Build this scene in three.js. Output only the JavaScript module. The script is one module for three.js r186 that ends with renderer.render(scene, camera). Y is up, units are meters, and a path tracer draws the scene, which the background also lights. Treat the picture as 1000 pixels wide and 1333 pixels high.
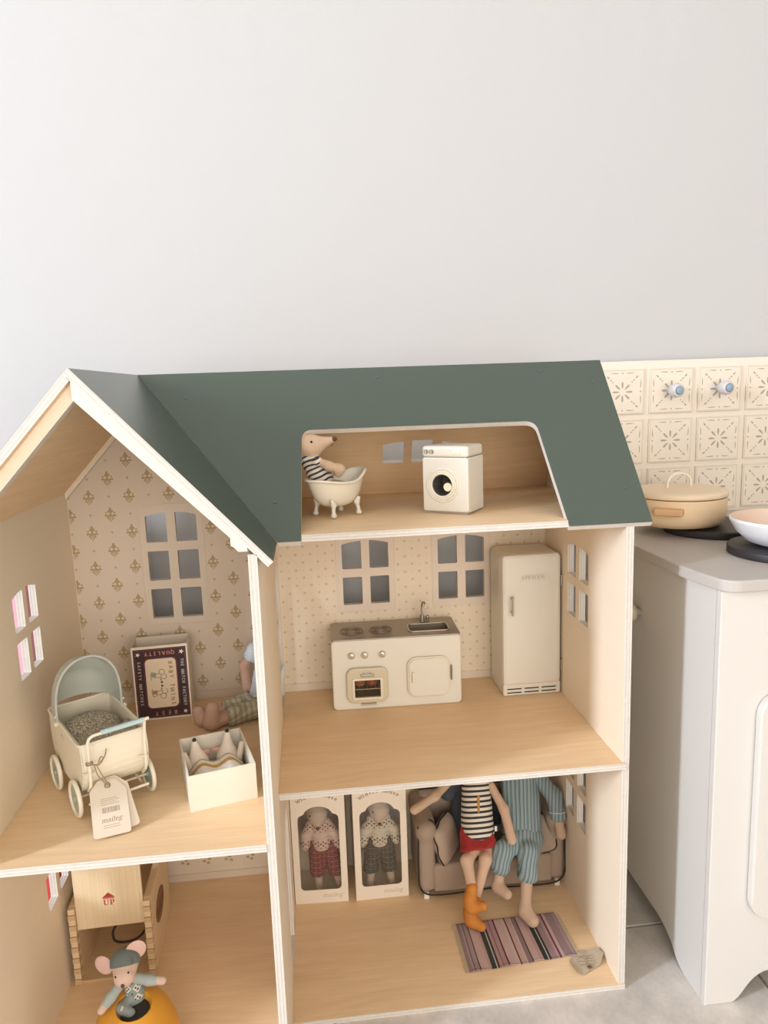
import * as THREE from 'three';
import { RoundedBoxGeometry } from 'three/addons/geometries/RoundedBoxGeometry.js';
import { mergeGeometries } from 'three/addons/utils/BufferGeometryUtils.js';
import { RectAreaLightUniformsLib } from 'three/addons/lights/RectAreaLightUniformsLib.js';

// ---------------------------------------------------------------- camera, sky, left window light, unseen front light, exposure
const scene = new THREE.Scene();
const renderer = new THREE.WebGLRenderer({ antialias: true });
renderer.toneMapping = THREE.LinearToneMapping;
renderer.toneMappingExposure = 0.62;
renderer.shadowMap.enabled = true;
const camera = new THREE.PerspectiveCamera(2 * Math.atan(666.5 / 962.46) * 180 / Math.PI, 1000 / 1333, 0.02, 30);
camera.position.set(0.0574, 0.8287, 0.871);
camera.rotation.set(-0.1656, -0.1011, -0.0352, 'YXZ');
scene.background = new THREE.Color(0.86, 0.93, 1.0);
RectAreaLightUniformsLib.init();
function areaLight(name, w, h, pos, look, color, intensity) {
  const l = new THREE.RectAreaLight(color, intensity, w, h);
  l.name = name; l.position.set(...pos); l.lookAt(...look); scene.add(l);
}
const WIN = { z0: 1.34, z1: 1.76, y0: 0.85, y1: 2.35 };          // the window in the left wall
const UNSEEN_GLZ = { x0: -0.9, x1: 2.2, y0: 0.0, y1: 2.2 };            // unseen glazed doors behind the camera, placed to light fronts and interiors
areaLight('daylight_left_window', WIN.z1 - WIN.z0 - 0.1, WIN.y1 - WIN.y0 - 0.1, [-3.19, (WIN.y0 + WIN.y1) / 2, (WIN.z0 + WIN.z1) / 2], [0, (WIN.y0 + WIN.y1) / 2, (WIN.z0 + WIN.z1) / 2], 0xe0ebff, 172);
areaLight('unseen_front_daylight', UNSEEN_GLZ.x1 - UNSEEN_GLZ.x0 - 0.2, UNSEEN_GLZ.y1 - UNSEEN_GLZ.y0 - 0.2, [(UNSEEN_GLZ.x0 + UNSEEN_GLZ.x1) / 2, 1.15, 3.39], [(UNSEEN_GLZ.x0 + UNSEEN_GLZ.x1) / 2, 1.15, 0], 0xfff7ee, 6.2);  // unseen frontal source, width and position set to brighten the open rooms

// ---------------------------------------------------------------- helpers
const FLOOR = -0.0076;
let seed = 20240;
const rnd = () => { seed = (seed * 1664525 + 1013904223) >>> 0; return seed / 4294967296; };
const V = (x, y, z) => new THREE.Vector3(x, y, z);
const used = new Map();
function numbered(name) {
  const n = used.get(name) ?? 0; used.set(name, n + 1);
  return n ? name + '_' + String(n).padStart(3, '0') : name;
}
function tag(o, label, category, group) { o.userData.label = label; o.userData.category = category; if (group) o.userData.group = group; return o; }
function thing(name, label, category, pos = [0, 0, 0], turn = 0, group) {
  const o = new THREE.Group(); o.name = numbered(name); o.position.set(...pos); o.rotation.y = turn; scene.add(o);
  return tag(o, label, category, group);
}
function add(name, geo, mat, parent, label) {
  const m = new THREE.Mesh(geo, mat); m.name = numbered(name); m.castShadow = m.receiveShadow = true;
  if (label) m.userData.label = label;
  (parent ?? scene).add(m); return m;
}
// a part built in scene coordinates under a thing that is only moved, not turned
function addW(name, geo, mat, parent, label) { const m = add(name, geo, mat, parent, label); m.position.copy(parent.position).negate(); return m; }
function struct(name, geo, mat) { const m = add(name, geo, mat); m.userData.kind = 'structure'; return m; }
const T = (g, x = 0, y = 0, z = 0, rx = 0, ry = 0, rz = 0) => { if (rx) g.rotateX(rx); if (ry) g.rotateY(ry); if (rz) g.rotateZ(rz); g.translate(x, y, z); return g; };
// uv in metres, projected along the main axis of each face
function boxUV(g, long = 'x') {
  g = g.index ? g.toNonIndexed() : g; const p = g.attributes.position, n = g.attributes.normal, uv = new Float32Array(p.count * 2);
  for (let i = 0; i < p.count; i++) {
    const a = Math.abs(n.getX(i)), b = Math.abs(n.getY(i)), c = Math.abs(n.getZ(i)), x = p.getX(i), y = p.getY(i), z = p.getZ(i);
    let u, v;
    if (a >= b && a >= c) { u = z; v = y; } else if (b >= c) { u = x; v = z; } else { u = x; v = y; }
    if (long === 'y' && b < Math.max(a, c)) [u, v] = [v, u];
    if (long === 'z' && b >= a && b >= c) [u, v] = [v, u];
    uv[2 * i] = u; uv[2 * i + 1] = v;
  }
  g.setAttribute('uv', new THREE.BufferAttribute(uv, 2)); return g;
}
const box = (w, h, d, x, y, z, long) => boxUV(T(new THREE.BoxGeometry(w, h, d), x, y, z), long);
const rbox = (w, h, d, r, x = 0, y = 0, z = 0, s = 3, long) => boxUV(T(new RoundedBoxGeometry(w, h, d, s, r), x, y, z), long);
const cyl = (r0, r1, h, x = 0, y = 0, z = 0, s = 32) => T(new THREE.CylinderGeometry(r0, r1, h, s), x, y, z);
const ball = (r, x, y, z, sx = 1, sy = 1, sz = 1, s = 20) => { const g = new THREE.SphereGeometry(r, s, Math.round(s * 0.7)); g.scale(sx, sy, sz); return T(g, x, y, z); };
const lathe = (pts, s = 48) => new THREE.LatheGeometry(pts.map(([x, y]) => new THREE.Vector2(x, y)), s);
const tube = (pts, r, seg = 40, rad = 10, closed = false) => new THREE.TubeGeometry(new THREE.CatmullRomCurve3(pts.map((p) => V(...p)), closed, 'centripetal'), seg, r, rad, closed);
function poly(pts) { const s = new THREE.Shape(); pts.forEach(([x, y], i) => (i ? s.lineTo(x, y) : s.moveTo(x, y))); s.closePath(); return s; }
function rrect(x0, y0, x1, y1, r, S = THREE.Shape) {
  const s = new S(); s.moveTo(x0 + r, y0); s.lineTo(x1 - r, y0); s.absarc(x1 - r, y0 + r, r, -Math.PI / 2, 0); s.lineTo(x1, y1 - r); s.absarc(x1 - r, y1 - r, r, 0, Math.PI / 2);
  s.lineTo(x0 + r, y1); s.absarc(x0 + r, y1 - r, r, Math.PI / 2, Math.PI); s.lineTo(x0, y0 + r); s.absarc(x0 + r, y0 + r, r, Math.PI, 1.5 * Math.PI); return s;
}
// a pane opening with softened corners; its top may slope as the segment of an arch: ya at the left, yb at the right
function paneHole(x0, y0, x1, ya, yb, S = THREE.Path) {
  const s = new S(), r = 0.0022; s.moveTo(x0 + r, y0); s.lineTo(x1 - r, y0); s.quadraticCurveTo(x1, y0, x1, y0 + r); s.lineTo(x1, yb - r); s.quadraticCurveTo(x1, yb, x1 - r, yb - (yb > ya ? 0.0002 : 0));
  s.quadraticCurveTo((x0 + x1) / 2, (ya + yb) / 2 + Math.abs(yb - ya) * 0.35, x0 + r, ya); s.quadraticCurveTo(x0, ya, x0, ya - r); s.lineTo(x0, y0 + r); s.quadraticCurveTo(x0, y0, x0 + r, y0); return s;
}
// a flat board: outline and holes in metres, thickness t, face uv in metres, edge uv (run, layer)
const boardUV = {
  generateTopUV: (g, v, a, b, c) => [a, b, c].map((i) => new THREE.Vector2(v[3 * i], v[3 * i + 1])),
  generateSideWallUV: (g, v, a, b, c, d) => {
    const P = (i) => V(v[3 * i], v[3 * i + 1], v[3 * i + 2]), A = P(a), B = P(b), flat = Math.abs(A.x - B.x) > Math.abs(A.y - B.y);
    return [a, b, c, d].map((i) => { const q = P(i); return new THREE.Vector2(flat ? q.x : q.y, q.z); });
  },
};
const board = (shape, t, bevel = 0) => new THREE.ExtrudeGeometry(shape, { depth: t - 2 * bevel, bevelEnabled: bevel > 0, bevelSize: bevel, bevelThickness: bevel, bevelSegments: 2, bevelOffset: -bevel, curveSegments: 10, UVGenerator: boardUV });
const frame = (X, Y, Z, o) => new THREE.Matrix4().makeBasis(V(...X), V(...Y), V(...Z)).setPosition(...o);
const inX = (shape, t, xRight) => board(shape, t).applyMatrix4(frame([0, 0, 1], [0, 1, 0], [-1, 0, 0], [xRight, 0, 0]));   // outline in (z, y)
const inY = (shape, t, y0) => board(shape, t).applyMatrix4(frame([1, 0, 0], [0, 0, -1], [0, 1, 0], [0, y0, 0]));            // outline in (x, -z)
const inZ = (shape, t, z0) => board(shape, t).translate(0, 0, z0);                                                         // outline in (x, y)

// signed-distance bodies, meshed as one smooth surface
const smin = (a, b, k) => { const h = Math.max(k - Math.abs(a - b), 0) / k; return Math.min(a, b) - h * h * k * 0.25; };
function cap(a, b, ra, rb) {
  const [ax, ay, az] = a, dx = b[0] - ax, dy = b[1] - ay, dz = b[2] - az, L = dx * dx + dy * dy + dz * dz || 1e-9;
  return (x, y, z) => { let t = ((x - ax) * dx + (y - ay) * dy + (z - az) * dz) / L; t = t < 0 ? 0 : t > 1 ? 1 : t; return Math.hypot(x - ax - dx * t, y - ay - dy * t, z - az - dz * t) - ra - (rb - ra) * t; };
}
function ell(c, r, m) {   // m: optional Euler [x, y, z]
  const q = new THREE.Matrix3().setFromMatrix4(new THREE.Matrix4().makeRotationFromEuler(new THREE.Euler(...(m ?? [0, 0, 0])))).transpose().elements;
  return (x, y, z) => {
    x -= c[0]; y -= c[1]; z -= c[2];
    const a = q[0] * x + q[3] * y + q[6] * z, b = q[1] * x + q[4] * y + q[7] * z, d = q[2] * x + q[5] * y + q[8] * z;
    const k0 = Math.hypot(a / r[0], b / r[1], d / r[2]), k1 = Math.hypot(a / (r[0] * r[0]), b / (r[1] * r[1]), d / (r[2] * r[2]));
    return k1 < 1e-9 ? -Math.min(...r) : k0 * (k0 - 1) / k1;
  };
}
const blend = (fs, k = 0.006) => (x, y, z) => { let d = 1e3; for (const f of fs) d = smin(d, f(x, y, z), k); return d; };
const cutBy = (f, g, k = 0) => (x, y, z) => Math.max(f(x, y, z), -g(x, y, z));
const within = (f, ...planes) => (x, y, z) => { let d = f(x, y, z); for (const [nx, ny, nz, o] of planes) d = Math.max(d, nx * x + ny * y + nz * z - o); return d; };
const grow = (f, d, amp = 0, w = 300) => (x, y, z) => f(x, y, z) - d - (amp ? amp * Math.sin(x * w + 2 * Math.sin(y * w * 0.6)) * Math.cos(z * w * 0.8 + y * w * 0.5) : 0);
function net(f, lo, hi, h, uvOf = (x, y) => [x, y]) {
  const nx = Math.ceil((hi[0] - lo[0]) / h) + 1, ny = Math.ceil((hi[1] - lo[1]) / h) + 1, nz = Math.ceil((hi[2] - lo[2]) / h) + 1, val = new Float32Array(nx * ny * nz), at = (i, j, k) => i + nx * (j + ny * k);
  for (let k = 0; k < nz; k++) for (let j = 0; j < ny; j++) for (let i = 0; i < nx; i++) val[at(i, j, k)] = f(lo[0] + i * h, lo[1] + j * h, lo[2] + k * h);
  const id = new Int32Array(nx * ny * nz).fill(-1), pos = [], nor = [], uv = [], idx = [], e = h * 0.4;
  const E = [[0, 1], [2, 3], [4, 5], [6, 7], [0, 2], [1, 3], [4, 6], [5, 7], [0, 4], [1, 5], [2, 6], [3, 7]];
  for (let k = 0; k < nz - 1; k++) for (let j = 0; j < ny - 1; j++) for (let i = 0; i < nx - 1; i++) {
    const c = [0, 1, 2, 3, 4, 5, 6, 7].map((q) => val[at(i + (q & 1), j + ((q >> 1) & 1), k + (q >> 2))]);
    let m = 0; for (let q = 0; q < 8; q++) if (c[q] < 0) m |= 1 << q;
    if (m === 0 || m === 255) continue;
    let x = 0, y = 0, z = 0, n = 0;
    for (const [a, b] of E) if ((c[a] < 0) !== (c[b] < 0)) {
      const t = c[a] / (c[a] - c[b]); n++;
      x += (a & 1) + t * ((b & 1) - (a & 1)); y += ((a >> 1) & 1) + t * (((b >> 1) & 1) - ((a >> 1) & 1)); z += (a >> 2) + t * ((b >> 2) - (a >> 2));
    }
    x = lo[0] + (i + x / n) * h; y = lo[1] + (j + y / n) * h; z = lo[2] + (k + z / n) * h;
    const g = V(f(x + e, y, z) - f(x - e, y, z), f(x, y + e, z) - f(x, y - e, z), f(x, y, z + e) - f(x, y, z - e)).normalize();
    id[at(i, j, k)] = pos.length / 3; pos.push(x, y, z); nor.push(g.x, g.y, g.z); uv.push(...uvOf(x, y, z));
  }
  const quad = (a, b, c, d, flip) => { if (a < 0 || b < 0 || c < 0 || d < 0) return; flip ? idx.push(a, c, b, a, d, c) : idx.push(a, b, c, a, c, d); };
  for (let k = 1; k < nz - 1; k++) for (let j = 1; j < ny - 1; j++) for (let i = 1; i < nx - 1; i++) {
    const v = val[at(i, j, k)] < 0;
    if (v !== val[at(i + 1, j, k)] < 0) quad(id[at(i, j - 1, k - 1)], id[at(i, j, k - 1)], id[at(i, j, k)], id[at(i, j - 1, k)], !v);
    if (v !== val[at(i, j + 1, k)] < 0) quad(id[at(i - 1, j, k - 1)], id[at(i - 1, j, k)], id[at(i, j, k)], id[at(i, j, k - 1)], !v);
    if (v !== val[at(i, j, k + 1)] < 0) quad(id[at(i - 1, j - 1, k)], id[at(i, j - 1, k)], id[at(i, j, k)], id[at(i - 1, j, k)], !v);
  }
  const g = new THREE.BufferGeometry(); g.setAttribute('position', new THREE.Float32BufferAttribute(pos, 3)); g.setAttribute('normal', new THREE.Float32BufferAttribute(nor, 3)); g.setAttribute('uv', new THREE.Float32BufferAttribute(uv, 2)); g.setIndex(idx);
  return g;
}

// ---------------------------------------------------------------- textures
function noise2(n, s) { const r = []; let q = s >>> 0; for (let i = 0; i < n * n; i++) { q = (q * 1664525 + 1013904223) >>> 0; r.push(q / 4294967296); } return (x, y) => { const i = Math.floor(x), j = Math.floor(y), a = x - i, b = y - j, w = (t) => t * t * (3 - 2 * t), g = (u, v) => r[(((u % n) + n) % n) + n * (((v % n) + n) % n)], l = g(i, j) + (g(i + 1, j) - g(i, j)) * w(a), m = g(i, j + 1) + (g(i + 1, j + 1) - g(i, j + 1)) * w(a); return l + (m - l) * w(b); }; }
const N1 = noise2(64, 7), N2 = noise2(64, 91);
function dataTex(W, H, fn, size, srgb = true) {
  const d = new Uint8Array(W * H * 4);
  for (let y = 0; y < H; y++) for (let x = 0; x < W; x++) { const c = fn(x / W, y / H); for (let k = 0; k < 3; k++) d[(y * W + x) * 4 + k] = Math.max(0, Math.min(255, c[k] ?? c[0])); d[(y * W + x) * 4 + 3] = 255; }
  const t = new THREE.DataTexture(d, W, H); t.magFilter = THREE.LinearFilter; t.minFilter = THREE.LinearMipmapLinearFilter; t.generateMipmaps = true; t.wrapS = t.wrapT = THREE.MirroredRepeatWrapping; t.repeat.set(1 / size[0], 1 / size[1]); if (srgb) t.colorSpace = THREE.SRGBColorSpace; t.needsUpdate = true; return t;
}
function canvasTex(W, H, draw, rect) {   // rect [x0, y0, w, h] in uv metres, repeated
  const c = document.createElement('canvas'); c.width = W; c.height = H; const g = c.getContext('2d'); draw(g, W, H);
  const t = new THREE.CanvasTexture(c); t.colorSpace = THREE.SRGBColorSpace; t.wrapS = t.wrapT = THREE.RepeatWrapping;
  if (rect) { t.repeat.set(1 / rect[2], 1 / rect[3]); t.offset.set(-rect[0] / rect[2], -rect[1] / rect[3]); } return t;
}
const hex = (h) => [(h >> 16) & 255, (h >> 8) & 255, h & 255];
function woodTex(base, depth, size, s) {
  const b = hex(base);
  return dataTex(640, 512, (u, v) => {
    const warp = N1(u * 4 + s, v * 5) * 0.06, g = N1(u * 5 + s, (v + warp) * 60), h = N2(u * 22 + s, v * 260 + warp * 40), w = N2(u * 2.4, v * 4 + s);
    const k = (g - 0.5) * 0.5 + (h - 0.5) * 0.5 + (w - 0.5) * 0.5;
    return [b[0] * (1 + k * depth * 0.7), b[1] * (1 + k * depth), b[2] * (1 + k * depth * 1.35)];
  }, size);
}
const std = (o) => new THREE.MeshStandardMaterial({ roughness: 0.6, ...o });
const flatC = (c, r = 0.6, o = {}) => std({ color: c, roughness: r, ...o });
const linenBump = dataTex(128, 128, (u, v) => [128 + 60 * Math.sin(u * 2 * Math.PI * 16) * Math.sin(v * 2 * Math.PI * 16) + 50 * (N2(u * 40, v * 40) - 0.5)], [0.016, 0.016], false);
const cloth = (c, o = {}) => new THREE.MeshPhysicalMaterial({ color: c, roughness: 0.95, bumpMap: linenBump, bumpScale: 0.0004, sheen: 0.3, sheenRoughness: 0.6, sheenColor: new THREE.Color(0.6, 0.55, 0.5), ...o });
const clothMap = (t, o = {}) => cloth(0xffffff, { map: t, ...o });

// ---------------------------------------------------------------- materials
const birchT = woodTex(0xeccca2, 0.085, [0.62, 0.5], 3), paleT = woodTex(0xf3e2c8, 0.014, [0.62, 0.5], 11);
const edgeT = dataTex(256, 64, (u, v) => { const layer = Math.floor(v * 5), k = [1, 0.93, 1, 0.92, 1][layer] * (0.98 + 0.04 * N1(u * 60, layer * 7)) * (N2(u * 30, layer * 3.3) > 0.985 ? 0.72 : 1); return [219 * k, 210 * k, 197 * k]; }, [0.21, 0.0096]);
edgeT.wrapS = edgeT.wrapT = THREE.RepeatWrapping;
const birch = std({ map: birchT, roughness: 0.55 }), pale = std({ map: paleT, roughness: 0.6 }), edge = std({ map: edgeT, roughness: 0.7 });
const ply = [birch, edge], plyPale = [pale, edge];
const roofPaint = flatC(0x505a50, 0.25), roofMats = [roofPaint, edge];
const cream = flatC(0xe0d9c9, 0.33), creamSoft = flatC(0xefe8d9, 0.4), white = flatC(0xf2efe9, 0.5), nickel = flatC(0xb9b2a5, 0.3, { metalness: 0.9 }), steel = flatC(0xa79f92, 0.42, { metalness: 0.85 });
const dark = flatC(0x241f1b, 0.7), ink = flatC(0x2b2420, 0.5);

// ---------------------------------------------------------------- the room
const tileT = dataTex(512, 512, (u, v) => { const k = 1 + 0.1 * (N1(u * 7, v * 7) - 0.5) + 0.09 * (N2(u * 30, v * 28) - 0.5) + 0.05 * (N1(u * 150, v * 150) - 0.5); return [204 * k, 196 * k, 186 * k]; }, [0.62, 0.62]);
const plasterB = dataTex(512, 512, (u, v) => [128 + 90 * (N1(u * 9, v * 9) - 0.5) + 60 * (N2(u * 40, v * 36) - 0.5) + 30 * (N1(u * 170, v * 170) - 0.5)], [1.1, 1.1], false);
const wallM = flatC(0xc5c4c1, 0.9, { bumpMap: plasterB, bumpScale: 0.0012 });
const ceilM = flatC(0xdcd8d2, 0.95), unseenWallM = flatC(0xa89d90, 0.9);  // right and front walls are out of view, toned down to cut bounced light
const R = { x0: -3.2, x1: 2.4, z0: -0.43, z1: 3.4, y1: 2.5, t: 0.12 };
const floorM = struct('floor', box(R.x1 - R.x0 + 0.3, 0.1, R.z1 - R.z0 + 0.3, (R.x0 + R.x1) / 2, FLOOR - 0.054, (R.z0 + R.z1) / 2), flatC(0xa89f92, 0.9));
{
  const tm = std({ map: tileT, roughness: 0.5 }), S = 0.6, gap = 0.004, tg = boxUV(new RoundedBoxGeometry(S - gap, 0.01, S - gap, 2, 0.0012));
  for (let i = -6; i < 3; i++) for (let k = -1; k < 6; k++) {
    const x0 = 0.655 + i * S, z0 = -0.1105 + k * S; if (x0 < R.x0 - S || z0 > R.z1) continue;
    const t = add('tile', tg, tm, floorM); t.position.set(x0 + S / 2, FLOOR - 0.005, z0 + S / 2);
  }
}
struct('ceiling', box(R.x1 - R.x0 + 0.3, 0.1, R.z1 - R.z0 + 0.3, (R.x0 + R.x1) / 2, R.y1 + 0.05, (R.z0 + R.z1) / 2), ceilM);
struct('wall_back', box(R.x1 - R.x0 + 0.3, R.y1 - FLOOR, R.t, (R.x0 + R.x1) / 2, (R.y1 + FLOOR) / 2, R.z0 - R.t / 2), wallM);
struct('wall_right', box(R.t, R.y1 - FLOOR, R.z1 - R.z0, R.x1 + R.t / 2, (R.y1 + FLOOR) / 2, (R.z0 + R.z1) / 2), unseenWallM);
{
  const a = rrect(R.z0, FLOOR, R.z1, R.y1, 0.0001); a.holes.push(rrect(WIN.z0, WIN.y0, WIN.z1, WIN.y1, 0.0001, THREE.Path)); struct('wall_left', inX(a, R.t, R.x0), wallM);
  const b = rrect(R.x0, FLOOR, R.x1, R.y1, 0.0001); b.holes.push(rrect(UNSEEN_GLZ.x0, UNSEEN_GLZ.y0, UNSEEN_GLZ.x1, UNSEEN_GLZ.y1, 0.0001, THREE.Path)); struct('wall_front', inZ(b, R.t, R.z1), unseenWallM);
  const wf = rrect(WIN.z0, WIN.y0, WIN.z1, WIN.y1, 0.0001); wf.holes.push(rrect(WIN.z0 + 0.05, WIN.y0 + 0.05, WIN.z1 - 0.05, WIN.y1 - 0.05, 0.0001, THREE.Path)); struct('window_1', inX(wf, 0.05, R.x0 - 0.04), white);
  const gf = rrect(UNSEEN_GLZ.x0, UNSEEN_GLZ.y0, UNSEEN_GLZ.x1, UNSEEN_GLZ.y1, 0.0001); gf.holes.push(rrect(UNSEEN_GLZ.x0 + 0.06, UNSEEN_GLZ.y0 + 0.06, 0.62, UNSEEN_GLZ.y1 - 0.06, 0.0001, THREE.Path), rrect(0.68, UNSEEN_GLZ.y0 + 0.06, UNSEEN_GLZ.x1 - 0.06, UNSEEN_GLZ.y1 - 0.06, 0.0001, THREE.Path)); struct('door_1', inZ(gf, 0.05, R.z1 + 0.04), white);  // frame of the unseen doors that hold the frontal light
}

// ---------------------------------------------------------------- the dollhouse
const W = 0.45, t = 0.0096, H1 = 0.331, H2 = 0.6604, ZB = -0.3186, ZL = 0.1055, XL = -0.3193, HR = 0.8589, ZR = -0.2038, XA = -0.1708, EY = 0.6534, EX = 0.0166, RT = 0.008;
const house = thing('dollhouse', 'large wooden dollhouse with dark green roof and furnished open rooms', 'dollhouse', [0.06, FLOOR, -0.1]);
const H = (name, geo, mat, label) => addW(name, geo, mat, house, label);
// floors (outlines in x, -z)
H('base_panel', inY(poly([[0.0002, 0.3286], [W + t, 0.3286], [W + t, -0.002], [0.0002, -0.002]]), -FLOOR, FLOOR), ply);
H('base_panel', inY(poly([[XL - t, 0.3286], [-t - 0.0002, 0.3286], [-t - 0.0002, -ZL], [XL - t, -ZL]]), -FLOOR, FLOOR), ply);
H('floor_panel', inY(poly([[0.0002, -ZB], [W - 0.0002, -ZB], [W - 0.0002, -0.0005], [W + 0.0045, -0.0005], [W + 0.0045, -0.0035], [0.0002, -0.0035]]), 0.0085, H1 - 0.0085), ply);
H('floor_panel', inY(poly([[XL + 0.0002, -ZB], [-t - 0.0002, -ZB], [-t - 0.0002, -ZL - 0.001], [XL + 0.0002, -ZL - 0.001]]), 0.009, H1 - 0.009), ply);
H('floor_panel', inY(poly([[-t, -ZB], [W + t, -ZB], [W + t, 0.012], [0.3733, 0.012], [0.3733, -0.003], [0.0458, -0.003], [0.0458, 0.03], [-t, 0.03]]), 0.0084, H2 - 0.0084), ply);
// side walls with window openings (outlines in z, y)
const wallPanes = (s, cols, dy, arch = true) => {
  for (const [k, [z0, z1]] of cols.entries()) {
    s.holes.push(paneHole(z0, 0.4755 + dy, z1, 0.5245 + dy, 0.5245 + dy));
    s.holes.push(paneHole(z0, 0.5385 + dy, z1, (k === 0 ? 0.5835 : 0.5885) + dy, (k === 0 ? 0.5885 : 0.5835) + dy));
  }
};
{
  const L = poly([[-0.3286, 0], [ZL, 0], [ZL, 0.684], [-0.3286, 0.684]]);
  wallPanes(L, [[-0.1500, -0.1160], [-0.1035, -0.0695]], 0); wallPanes(L, [[-0.1500, -0.1160], [-0.1035, -0.0695]], -0.329);
  H('left_wall', inX(L, t, XL), plyPale);
  const Rw = poly([[-0.3286, 0], [0, 0], [0, H2 - 0.0086], [-0.3286, H2 - 0.0086]]);
  wallPanes(Rw, [[-0.2090, -0.1746], [-0.1605, -0.1250]], -0.001); wallPanes(Rw, [[-0.2090, -0.1746], [-0.1605, -0.1250]], -0.331);
  H('right_wall', inX(Rw, t, W + t), plyPale);
  const D = poly([[-0.3286, 0], [ZL, 0], [ZL, 0.6622], [0.008, 0.6622], [0.008, H2 - 0.0086], [-0.3286, H2 - 0.0086]]);
  const arch = (z0, z1, y0, y1) => { const p = new THREE.Path(), r = (z1 - z0) / 2; p.moveTo(z0, y0); p.lineTo(z1, y0); p.lineTo(z1, y1 - r); p.absarc((z0 + z1) / 2, y1 - r, r, 0, Math.PI); p.lineTo(z0, y0); return p; };
  D.holes.push(arch(-0.1608, -0.07, 0.0004, 0.235), arch(-0.306, -0.218, H1, 0.575));
  H('dividing_wall', inX(D, t, 0), plyPale);
  H('gable_wall', inX(poly([[ZB, H2], [-0.018, H2], [ZR, HR - 0.03]]), t, W + t), plyPale);
  H('gable_wall', inX(poly([[ZB, H2], [-0.035, H2], [ZR, HR - 0.03]]), t, 0.0), plyPale);
}
// back panels with window openings (outlines in x, y)
const cols1 = [[-0.2035, -0.1710], [-0.1570, -0.1240]], rows1 = [[0.4738, 0.5225], [0.5366, 0.5847], [0.5990, 0.6420]];
const cols2 = [[0.1055, 0.1375], [0.1510, 0.1825]], cols3 = [[0.2655, 0.2980], [0.3120, 0.3440]], rows2 = [[0.4755, 0.5225], [0.5365, 0.5785]];
function panes(s, cols, rows) { rows.forEach(([y0, y1], r) => cols.forEach(([x0, x1], c) => { const top = r === rows.length - 1; s.holes.push(paneHole(x0, y0, x1, y1 + (top && c === 1 ? 0.005 : 0), y1 + (top && c === 0 ? 0.005 : 0))); })); }
{
  const B = poly([[0, 0], [W, 0], [W, 0.6675], [0, 0.6675]]); panes(B, cols2, rows2); panes(B, cols3, rows2); H('back_panel', inZ(B, 0.008, ZB - 0.008), plyPale);
  const L = poly([[XL, 0], [-t, 0], [-t, 0.668], [XA, 0.846], [XL, 0.6825]]); panes(L, cols1, rows1); H('back_panel', inZ(L, 0.008, ZB - 0.008), plyPale);
}
// wallpapers: printed patterns on thin sheets, cut round the window frames
const fleur = (g, x, y, s) => {
  const B = (dx, dy, rx, ry, a = 0) => { g.beginPath(); g.ellipse(x + dx * s, y + dy * s, rx * s, ry * s, a, 0, 7); g.fill(); };
  B(0, -0.78, 0.17, 0.27); B(-0.2, -0.5, 0.16, 0.2, 0.6); B(0.2, -0.5, 0.16, 0.2, -0.6); B(0, -0.3, 0.14, 0.2); B(-0.55, -0.3, 0.13, 0.12); B(0.55, -0.3, 0.13, 0.12);
  B(0, 0.05, 0.2, 0.2); B(-0.42, 0.1, 0.34, 0.13, 0.45); B(0.42, 0.1, 0.34, 0.13, -0.45); B(-0.66, 0.1, 0.1, 0.17); B(0.66, 0.1, 0.1, 0.17); B(-0.35, 0.42, 0.2, 0.11, -0.7); B(0.35, 0.42, 0.2, 0.11, 0.7); B(0, 0.42, 0.09, 0.2); B(-0.2, 0.66, 0.12, 0.13); B(0.2, 0.66, 0.12, 0.13); B(0, 0.88, 0.08, 0.13);
};
const fleurT = canvasTex(512, 480, (g, w, h) => {
  g.fillStyle = '#decdb9'; g.fillRect(0, 0, w, h); g.fillStyle = '#b69e74';
  for (const [x, y] of [[0.25, 0.25], [0.75, 0.75]]) fleur(g, x * w, y * h, h * 0.2);
  for (const [x, y] of [[0.25, 0.75], [0.75, 0.25]]) for (const [a, b] of [[-1, -0.6], [1, -0.6], [0, 0], [0, 1], [0, -1]]) { g.beginPath(); g.arc(x * w + a * 11, y * h + b * 12, 6, 0, 7); g.fill(); }
}, [-0.1635 - 0.0153, 0.733 - 0.0429, 0.0612, 0.0572]);
const dotT = canvasTex(332, 360, (g, w, h) => {
  g.fillStyle = '#e6d6bd'; g.fillRect(0, 0, w, h);
  const star = (x, y, r) => { for (let k = 0; k < 6; k++) { g.beginPath(); g.ellipse(x + Math.cos(k * 1.047) * r * 0.55, y + Math.sin(k * 1.047) * r * 0.55, r * 0.45, r * 0.3, k * 1.047, 0, 7); g.fill(); } };
  g.fillStyle = '#d0bb97'; for (const [x, y] of [[0.25, 0.25], [0.75, 0.75]]) star(x * w, y * h, 34); g.fillStyle = '#dac8a9'; for (const [x, y] of [[0.75, 0.25], [0.25, 0.75]]) { g.beginPath(); g.arc(x * w, y * h, 15, 0, 7); g.fill(); }
}, [0, 0, 0.0240, 0.0260]);
const cloverT = canvasTex(256, 256, (g, w, h) => {
  g.fillStyle = '#e2d3bd'; g.fillRect(0, 0, w, h); g.fillStyle = '#b7a176';
  for (const [x, y, f] of [[0.25, 0.25, 1], [0.75, 0.25, -1], [0.5, 0.75, 1], [0, 0.75, -1], [1, 0.75, -1]]) for (const [a, b] of [[-16, 2], [14, 12 * f], [6, -17 * f]]) { g.beginPath(); g.arc(x * w + a, y * h + b, 10, 0, 7); g.fill(); }
}, [-0.15, 0.02, 0.074, 0.062]);
const paper = (tex) => std({ map: tex, roughness: 0.75 });
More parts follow.
